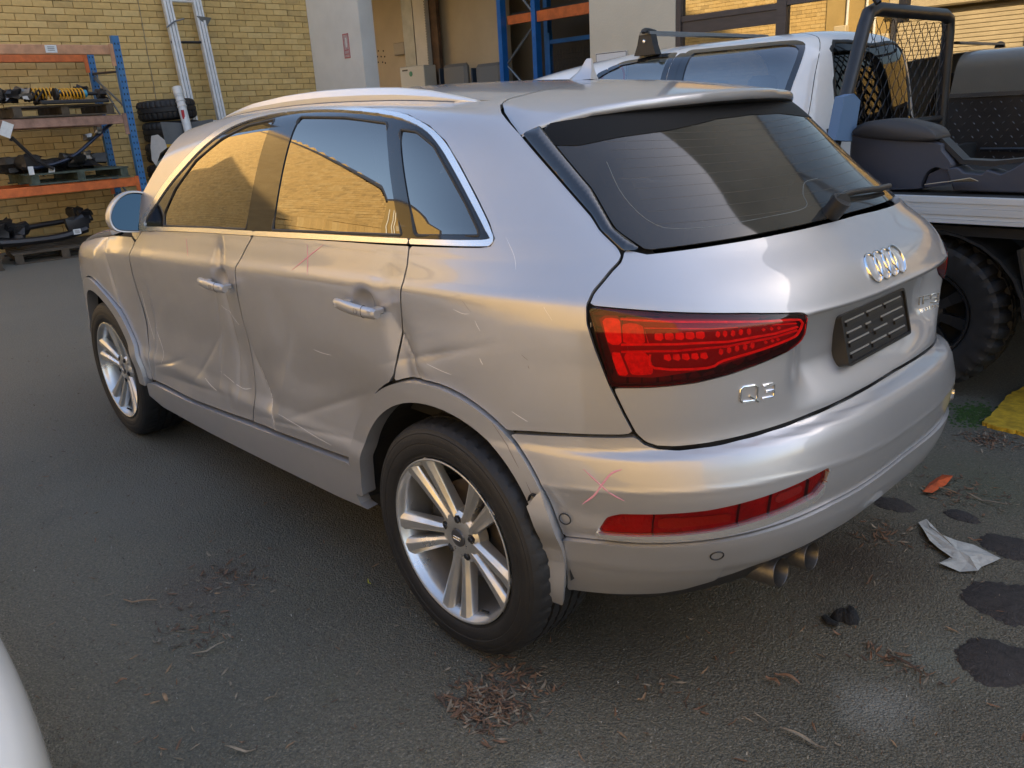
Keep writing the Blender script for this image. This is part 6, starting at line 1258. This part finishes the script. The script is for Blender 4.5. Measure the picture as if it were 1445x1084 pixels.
# blue post cap strip on the headboard corner
bs = empty('blue_padding', (UX, UY, 0), 'dusty blue foam strip taped to the foot of the headboard post', 'padding')
pp = [loc(at_pl(p, X=.40)) for p in ((1178, 137), (1192, 133), (1201, 143), (1192, 200), (1166, 198))]; b = MB(); b.add([tuple(p) for p in pp]+[tuple(p+Vector((-.05, 0, 0))) for p in pp], [(4, 3, 2, 1, 0), (5, 6, 7, 8, 9)]+[(i, (i+1) % 5, 5+(i+1) % 5, 5+i) for i in range(5)]); b.build('foam_strip', mat('dusty_blue_foam', (.10, .17, .28), rough=.8), bs)
# centre console lying on the tray
VIN = mat('charcoal_vinyl', (.040, .042, .055), rough=.55, bump=.0006, bscale=500); LEA = mat('black_leather_lid', (.032, .030, .030), rough=.5, bump=.001, bscale=220)
cn = empty('centre_console', (.2, -2.3, .97), 'charcoal plastic car centre console with padded armrest lying on the truck tray', 'console')
CY = -2.22
def cpt(px, y=CY): p = at_pl(px, Y=y); return (float(p[0])-.2, float(p[2])-.97)
side = [cpt(p) for p in ((1199, 235), (1200, 195), (1208, 190), (1318, 200), (1330, 212), (1345, 232), (1338, 240), (1322, 236), (1308, 245), (1300, 262), (1293, 276), (1215, 276))]
side = [(x, max(z, 0.012)) for x, z in side]
W_ = .17
b = MB(); n = len(side)
pr = crom(side, 3); n = len(pr); V = [(x, CY+2.3-o_, z) for o_, k in ((.012, .97), (0, 1), (0, 1)) for x, z in pr]; 
cc = pr.mean(0); V = [(cc[0]+(x-cc[0])*.95, CY+2.3+.0, cc[1]+(z-cc[1])*.95) for x, z in pr]+[(x, CY+2.3-.014, z) for x, z in pr]+[(x, CY+2.3-W_+.014, z) for x, z in pr]+[(cc[0]+(x-cc[0])*.95, CY+2.3-W_, cc[1]+(z-cc[1])*.95) for x, z in pr]
b.add(V, [(k*n+i, k*n+(i+1) % n, (k+1)*n+(i+1) % n, (k+1)*n+i) for k in range(3) for i in range(n)]+[tuple(range(n-1, -1, -1)), tuple(range(3*n, 4*n))], True); b.build('console_box', VIN, cn, sharp=50)
lidp = crom([cpt(p) for p in ((1207, 191), (1212, 178), (1235, 170), (1270, 170), (1310, 180), (1322, 192), (1316, 199), (1260, 198))], 3); n = len(lidp); cc = lidp.mean(0)
b = MB(); V = []
for yy, k in ((.02, .90), (.012, 1), (-W_-.0, 1), (-W_-.008, .9)): V += [(cc[0]+(x-cc[0])*k, CY+2.3+yy, cc[1]+(z-cc[1])*k+.001) for x, z in lidp]
b.add(V, [(k*n+i, k*n+(i+1) % n, (k+1)*n+(i+1) % n, (k+1)*n+i) for k in range(3) for i in range(n)]+[tuple(range(n-1, -1, -1)), tuple(range(3*n, 4*n))], True); b.build('armrest_lid', LEA, cn, sharp=60)
run = [cpt(p) for p in ((1335, 238), (1350, 236), (1360, 244), (1385, 246), (1392, 240), (1412, 246), (1430, 238), (1450, 225), (1500, 215), (1500, 276), (1345, 272))]; run = [(x, max(z, .012)) for x, z in run]
b = MB(); b.prism(run, CY+2.3, CY+2.3-.15, lambda a, c, z: (a, z, c)); b.build('console_tunnel', VIN, cn, bevel=.006)
b = MB(); b.prism([cpt(p) for p in ((1320, 200), (1352, 232), (1395, 236), (1440, 230), (1445, 224), (1400, 228), (1356, 226), (1326, 196))], CY+2.3-.03, CY+2.3-.13, lambda a, c, z: (a, z, c)); b.build('trim_spine', M['plastic'], cn)
b = MB(); b.prism([cpt(p) for p in ((1303, 265), (1310, 246), (1330, 237), (1345, 240), (1352, 250), (1348, 258), (1330, 262))], CY+2.3-.01, CY+2.3-.12, lambda a, c, z: (a, z, c)); b.build('inner_bracket', mat('dark_bracket', (.03, .03, .042), rough=.5), cn)
cb = empty('cardboard_scrap', tuple(at_pl((1335, 262), Y=-2.12)+[0, 0, .004]), 'torn pale scrap of cardboard under the centre console on the tray', 'scrap'); b = MB(); b.add([(.10, 0, 0), (-.02, .03, .02), (-.10, .0, .035), (-.12, -.06, .015), (.05, -.08, .005)], [(0, 1, 2, 3, 4)]); o = b.build('card_sheet', mat('pale_card', (.40, .34, .25), rough=.9), cb); o.modifiers.new('s', 'SOLIDIFY').thickness = .003
# ------------------------------------------------------------------ white car whose corner shows at lower left
FW = lambda x, y, z: (np.abs((x-1.4)/2.0)**6+np.abs((y-2.85)/.95)**6+np.abs((z-.23)/.42)**6)**(1/6)
wc = empty('white_car', (1.4, 2.85, 0), 'white car of which only the rounded bumper corner shows at the lower left edge', 'car')
def Pwc(q):
    a, e = q[:, 0], q[:, 1]; o = np.zeros_like(a); dx, dy, dz = np.cos(e)*np.cos(a), np.cos(e)*np.sin(a), np.sin(e)
    r = solve_ray(FW, o+1.4, o+2.85, o+.23, dx*2, dy, dz*.5, 2.6); return np.stack([r*dx*2, r*dy, .23+r*dz*.5], -1)
A_, E_ = np.linspace(-math.pi, math.pi, 241), np.linspace(-.35, 1.5, 40); aa, ee = np.meshgrid(A_, E_, indexing='ij'); V = Pwc(np.stack([aa.ravel(), ee.ravel()], -1)); n = 40
WCAR = mat('white_car_paint', (.70, .71, .69), rough=.35, coat=1., crough=.05, var=.04, vscale=3)
meshobj('body_shell', V, [(i*n+j, (i+1)*n+j, (i+1)*n+j+1, i*n+j+1) for i in range(240) for j in range(n-1)], WCAR, wc, smooth=True)
b = MB(); b.add([(-.9+.5, -.70, .62), (1.7, -.70, .62), (1.7, .70, .62), (-.4, .70, .62), (.25, -.52, 1.12), (1.35, -.52, 1.12), (1.35, .52, 1.12), (.25, .52, 1.12)], [(0, 1, 5, 4), (1, 2, 6, 5), (2, 3, 7, 6), (3, 0, 4, 7), (4, 5, 6, 7)]); b.build('glasshouse', M['black'], wc)
# ------------------------------------------------------------------ things on the ground
def patch(px, rx, ry, seed, lab=None):
    q = at_pl(px, Z=0); rg = np.random.default_rng(seed); n = 110; a = np.linspace(0, 2*math.pi, n+1)[:-1]; ph = rg.uniform(0, 6, 6)
    r = 1+.07*np.sin(2*a+ph[0])+.06*np.sin(3*a+ph[1])+.04*np.sin(5*a+ph[2])+.025*np.sin(9*a+ph[3])+.02*np.sin(17*a+ph[4])+.018*np.sin(31*a+ph[5])+rg.normal(0, .022, n)
    V = [(q[0], q[1], .006)]+[(q[0]+rx*c*math.cos(t), q[1]+ry*c*math.sin(t), .004) for c, t in zip(r*.93, a)]+[(q[0]+rx*c*math.cos(t), q[1]+ry*c*math.sin(t), .0005) for c, t in zip(r, a)]
    b = MB(); b.add(V, [(0, 1+i, 1+(i+1) % n) for i in range(n)]+[(1+i, n+1+i, n+1+(i+1) % n, 1+(i+1) % n) for i in range(n)], True); o = b.build('tar_patch', M['tar'], sharp=0); o['kind'] = 'structure'; return o
M['tar'] = mat('tar_patch', (.040, .033, .030), rough=.8, var=.5, vscale=60, bump=.006, bscale=170)
patch((1357, 729), .060, .040, 1); patch((1425, 772), .085, .085, 2); patch((1425, 850), .115, .125, 3); patch((1410, 935), .105, .105, 4); patch((1262, 713), .075, .05, 5)
# yellow painted kerb corner
ye = MB(); pp = [at_pl(p, Z=.0) for p in ((1386, 600), (1400, 588), (1414, 572), (1428, 558), (1450, 548), (1520, 540), (1560, 600), (1520, 628), (1445, 616), (1420, 610), (1400, 606))]
pj = []
for i in range(len(pp)):
    for t in np.linspace(0, 1, 7)[:-1]: p = pp[i]+(pp[(i+1) % len(pp)]-pp[i])*t; pj.append((p[0]+RNG.normal(0, .004), p[1]+RNG.normal(0, .004)))
ye.prism(pj, .0, .018); o = ye.build('painted_slab', mat('worn_yellow_paint', (.60, .36, .02), rough=.75, var=.45, vscale=22, bump=.003, bscale=70)); tagp(o, 'worn yellow painted slab edge on the ground beside the truck wheel', 'painted kerb')
def scatter(nm, m, n, fn, lab=None, kind='stuff'):
    b = MB()
    for k in range(n):
        x, y, L_, w_ = fn(k); a = RNG.uniform(0, 2*math.pi); c, s = math.cos(a), math.sin(a); bend = RNG.uniform(-.2, .2)*L_; h = RNG.uniform(.001, .006); lift = RNG.uniform(0, .3)*w_; tip = RNG.uniform(0, .010)
        P = [(-.5, 0, 0), (-.2, .5, .2), (.2, .45, .2), (.5, 0, 0), (.2, -.45, .25), (-.2, -.5, .2), (0, 0, 1)]
        V = []
        for (u, v, z) in P: lx_, ly_ = u*L_, v*w_+bend*(u*u*4-.5)*.5; V.append((x+lx_*c-ly_*s, y+lx_*s+ly_*c, h+(lift*.5 if z == 1 else 0)+tip*max(0, u*2)+.001*RNG.normal()))
        b.add(V, [(0, 1, 6), (1, 2, 6), (2, 3, 6), (3, 4, 6), (4, 5, 6), (5, 0, 6)])
    o = b.build(nm, m, sharp=0); o['kind'] = kind
    if lab: tagp(o, lab)
    return o
LF = [mat('dry_leaf_brown', (.20, .105, .055), rough=.7, var=.5, vscale=30), mat('dry_leaf_grey', (.25, .20, .14), rough=.8, var=.5, vscale=30), mat('dry_leaf_dark', (.09, .055, .035), rough=.8, var=.4, vscale=30), mat('dry_leaf_tan', (.26, .16, .085), rough=.7, var=.4, vscale=30)]
def heap(px, sx, sy, rot=0., L0=.014, L1=.05):
    q = at_pl(px, Z=0)
    def f(k): u, v = RNG.normal(0, 1, 2); return q[0]+u*sx*math.cos(rot)-v*sy*math.sin(rot), q[1]+u*sx*math.sin(rot)+v*sy*math.cos(rot), RNG.uniform(L0, L1), RNG.uniform(.0025, .009)
    return f
for px, sx, sy, n_ in (((692, 990), .055, .040, 240), ((655, 1008), .05, .02, 80), ((335, 812), .10, .05, 60), ((275, 883), .10, .06, 55), ((1400, 622), .06, .05, 150), ((1250, 755), .06, .05, 70), ((1360, 690), .12, .06, 50), ((1270, 935), .07, .02, 40), ((740, 960), .06, .03, 60), ((960, 975), .10, .03, 20), ((1330, 700), .05, .04, 40)):
    scatter('leaf_litter', LF[0], n_//2, heap(px, sx, sy)); scatter('leaf_litter', LF[1], n_//4, heap(px, sx*1.2, sy*1.2)); scatter('leaf_litter', LF[2], n_//3, heap(px, sx*1.1, sy*1.1))
def wide(k):
    t = RNG.uniform(0, 1); x, y = RNG.uniform(-1.15, 5), RNG.uniform(-1.6, 3.0); return x, y, RNG.uniform(.006, .028), RNG.uniform(.0015, .005)
scatter('leaf_litter', LF[2], 900, wide); scatter('leaf_litter', LF[1], 500, wide); scatter('leaf_litter', LF[0], 450, wide)
for LFk in (0, 1, 3): scatter('leaf_litter', LF[LFk], 45, lambda k: (lambda q: (q[0], q[1], RNG.uniform(.02, .045), RNG.uniform(.003, .007)))(at_pl((RNG.uniform(0, 1445), RNG.uniform(600, 1084)), Z=0)))
def near(k): px = (RNG.uniform(0, 1445), RNG.uniform(700, 1084)); q = at_pl(px, Z=0); return q[0], q[1], RNG.uniform(.004, .016), RNG.uniform(.001, .003)
scatter('leaf_litter', LF[2], 500, near); scatter('leaf_litter', mat('pale_grit', (.30, .29, .26), rough=.9), 160, lambda k: (lambda q: (q[0], q[1], RNG.uniform(.002, .005), RNG.uniform(.002, .004)))(at_pl((RNG.uniform(0, 1445), RNG.uniform(650, 1084)), Z=0)))
# single strips of bark and leaves that can be picked out
def strip(px0, px1, w_, m, lab, nm='bark_strip', grp='bark strips and leaves on the asphalt'):
    A, B_ = at_pl(px0, Z=0), at_pl(px1, Z=0); d = B_-A; L_ = np.linalg.norm(d); t_ = d/L_; n_ = np.array([-t_[1], t_[0], 0]); V = []; k_ = 7
    bw = RNG.uniform(-.12, .12)*L_
    for i in range(k_+1):
        t = i/k_; w = w_*(.25+.75*math.sin(math.pi*min(.93, max(.07, t)))); c = A+d*t+n_*bw*math.sin(math.pi*t); z = .004+.010*abs(math.sin(3.3*t+px0[0]))
        V += [(c+n_*w/2+[0, 0, z+.004])-A, (c+[0, 0, z])-A, (c-n_*w/2+[0, 0, z+.003])-A]
    b = MB(); b.add([tuple(v) for v in V], [(i*3+j, i*3+j+1, (i+1)*3+j+1, (i+1)*3+j) for i in range(k_) for j in (0, 1)], True); o = b.build(nm, m, sharp=0); o.location = (A[0], A[1], 0); tagp(o, lab, 'bark' if nm == 'bark_strip' else 'leaf', grp); return o
for a, c_, w_, mi, lab in (((1100, 1032), (1165, 1062), .010, 1, 'long pale bark strip near the bottom edge of the photo, right of centre'), ((175, 851), (222, 852), .008, 3, 'straight tan bark strip left of the leaf scatter on the asphalt'), ((272, 929), (318, 912), .007, 1, 'thin grey stick below the leaf scatter at left'), ((318, 1058), (362, 1064), .007, 1, 'pale twig near the bottom edge at left'), ((1362, 700), (1420, 718), .009, 1, 'curved grey twig above the white torn paper'), ((1300, 690), (1350, 700), .008, 3, 'tan stick just right of the exhaust shadow'), ((1250, 925), (1300, 955), .009, 2, 'dark crooked twig left of the tar patches'), ((163, 968), (180, 962), .010, 0, 'short brown leaf at lower left'), ((230, 984), (237, 995), .010, 3, 'small upright tan leaf at lower left'), ((375, 995), (395, 978), .005, 1, 'curved grey twig below the rear wheel side at left'), ((1080, 960), (1100, 972), .014, 0, 'reddish brown leaf below the exhaust, right one of a pair'), ((1093, 955), (1128, 968), .012, 0, 'reddish brown leaf below the exhaust, nearer the torn paper'), ((900, 995), (912, 985), .008, 3, 'tiny orange brown leaf left of the twig pair'), ((1232, 815), (1222, 828), .008, 0, 'small rust coloured leaf above the black rag'), ((520, 822), (524, 830), .005, 1, 'tiny yellow green leaf beside the rear wheel'), ((1365, 765), (1385, 768), .009, 0, 'red brown leaf lying beside the torn paper')):
    strip(a, c_, w_, LF[mi] if 'yellow' not in lab else mat('green_leaf', (.35, .33, .03), rough=.6), lab, 'bark_strip' if ('strip' in lab or 'twig' in lab or 'stick' in lab) else 'fallen_leaf')
# torn white paper
pp = [at_pl(p, Z=.012) for p in ((1296, 736), (1307, 734), (1312, 745), (1330, 758), (1350, 762), (1375, 768), (1400, 780), (1412, 789), (1405, 792), (1385, 798), (1380, 806), (1355, 805), (1325, 797), (1345, 790), (1325, 775), (1312, 765), (1302, 748))]
b = MB(); c0_ = pp[4]*.4+pp[10]*.3+pp[14]*.3; V = [(0, 0, .018)]; n = len(pp)
for k in (.5, 1.): V += [tuple((p-c0_)*[k, k, 0]+[0, 0, .010+RNG.uniform(-.004, .010)]) for p in pp]
b.add(V, [(0, 1+i, 1+(i+1) % n) for i in range(n)]+[(1+i, 1+n+i, 1+n+(i+1) % n, 1+(i+1) % n) for i in range(n)]); o = b.build('torn_paper', mat('dirty_white_paper', (.46, .45, .41), rough=.85, var=.25, vscale=40, bump=.004, bscale=50), sharp=0); o.location = (c0_[0], c0_[1], 0); tagp(o, 'crumpled torn white paper sheet lying on the asphalt near the tar patches', 'paper')
# black rag
q = at_pl((1195, 872), Z=0); b = MB(); n = 26; V = [(0, 0, .022)]; a = np.linspace(0, 2*math.pi, n+1)[:-1]; rr = .040*(1+.18*np.sin(2*a+1)+.16*np.sin(3*a)+RNG.normal(0, .06, n))
for k, z in ((.45, .028), (.8, .014), (1., .001)): V += [(r*k*math.cos(t)*.8, r*k*math.sin(t)*1.1, z+(RNG.uniform(-.006, .008) if k < 1 else 0)) for r, t in zip(rr, a)]
b.add(V, [(0, 1+i, 1+(i+1) % n) for i in range(n)]+[(1+j*n+i, 1+(j+1)*n+i, 1+(j+1)*n+(i+1) % n, 1+j*n+(i+1) % n) for j in range(2) for i in range(n)], True); o = b.build('black_rag', mat('black_cloth', (.008, .008, .009), rough=.9, bump=.006, bscale=90), sharp=0); o.location = (q[0], q[1], 0); tagp(o, 'crumpled black rag on the asphalt below the exhaust pipes', 'rag')
b = MB(); b.tube([tuple(at_pl((1163, 870), Z=.006)), tuple(at_pl((1170, 878), Z=.010)), tuple(at_pl((1182, 882), Z=.012))], [.010, .013, .010], 8, flat=.5); o = b.build('rag_corner', bpy.data.materials['black_cloth'], o); o.matrix_parent_inverse = Matrix.Translation((-q[0], -q[1], 0))
# orange lens fragment in clear wrap
A = [at_pl(p, Z=.01) for p in ((1302, 695), (1312, 680), (1330, 670), (1345, 673), (1335, 684), (1315, 697))]; c0_ = sum(A)/6; b = MB(); V = [tuple((p-c0_)+[0, 0, RNG.uniform(0, .010)]) for p in A]; b.add(V+[(0, 0, .018)], [(i, (i+1) % 6, 6) for i in range(6)]); o = b.build('orange_scrap', mat('orange_plastic', (.55, .10, .03), rough=.4, var=.4, vscale=40)); o.location = (c0_[0], c0_[1], .006); tagp(o, 'broken orange plastic scrap on the ground beyond the rear bumper', 'plastic scrap')
# moss by the yellow slab
MOSS = mat('moss', (.035, .075, .010), rough=.95, var=.5, vscale=60, bump=.006, bscale=120)
b = MB()
for k in range(420):
    px = (RNG.normal(1372, 17), RNG.normal(585, 8)); q = at_pl(px, Z=0)
    s_ = RNG.uniform(.0025, .009); V = [(q[0]-s_, q[1]-s_, 0), (q[0]+s_, q[1]-s_, 0), (q[0]+s_, q[1]+s_, 0), (q[0]-s_, q[1]+s_, 0), (q[0]+RNG.normal(0, .002), q[1], s_*.9)]; b.add(V, [(0, 1, 4), (1, 2, 4), (2, 3, 4), (3, 0, 4)])
o = b.build('moss', MOSS); o['kind'] = 'stuff'
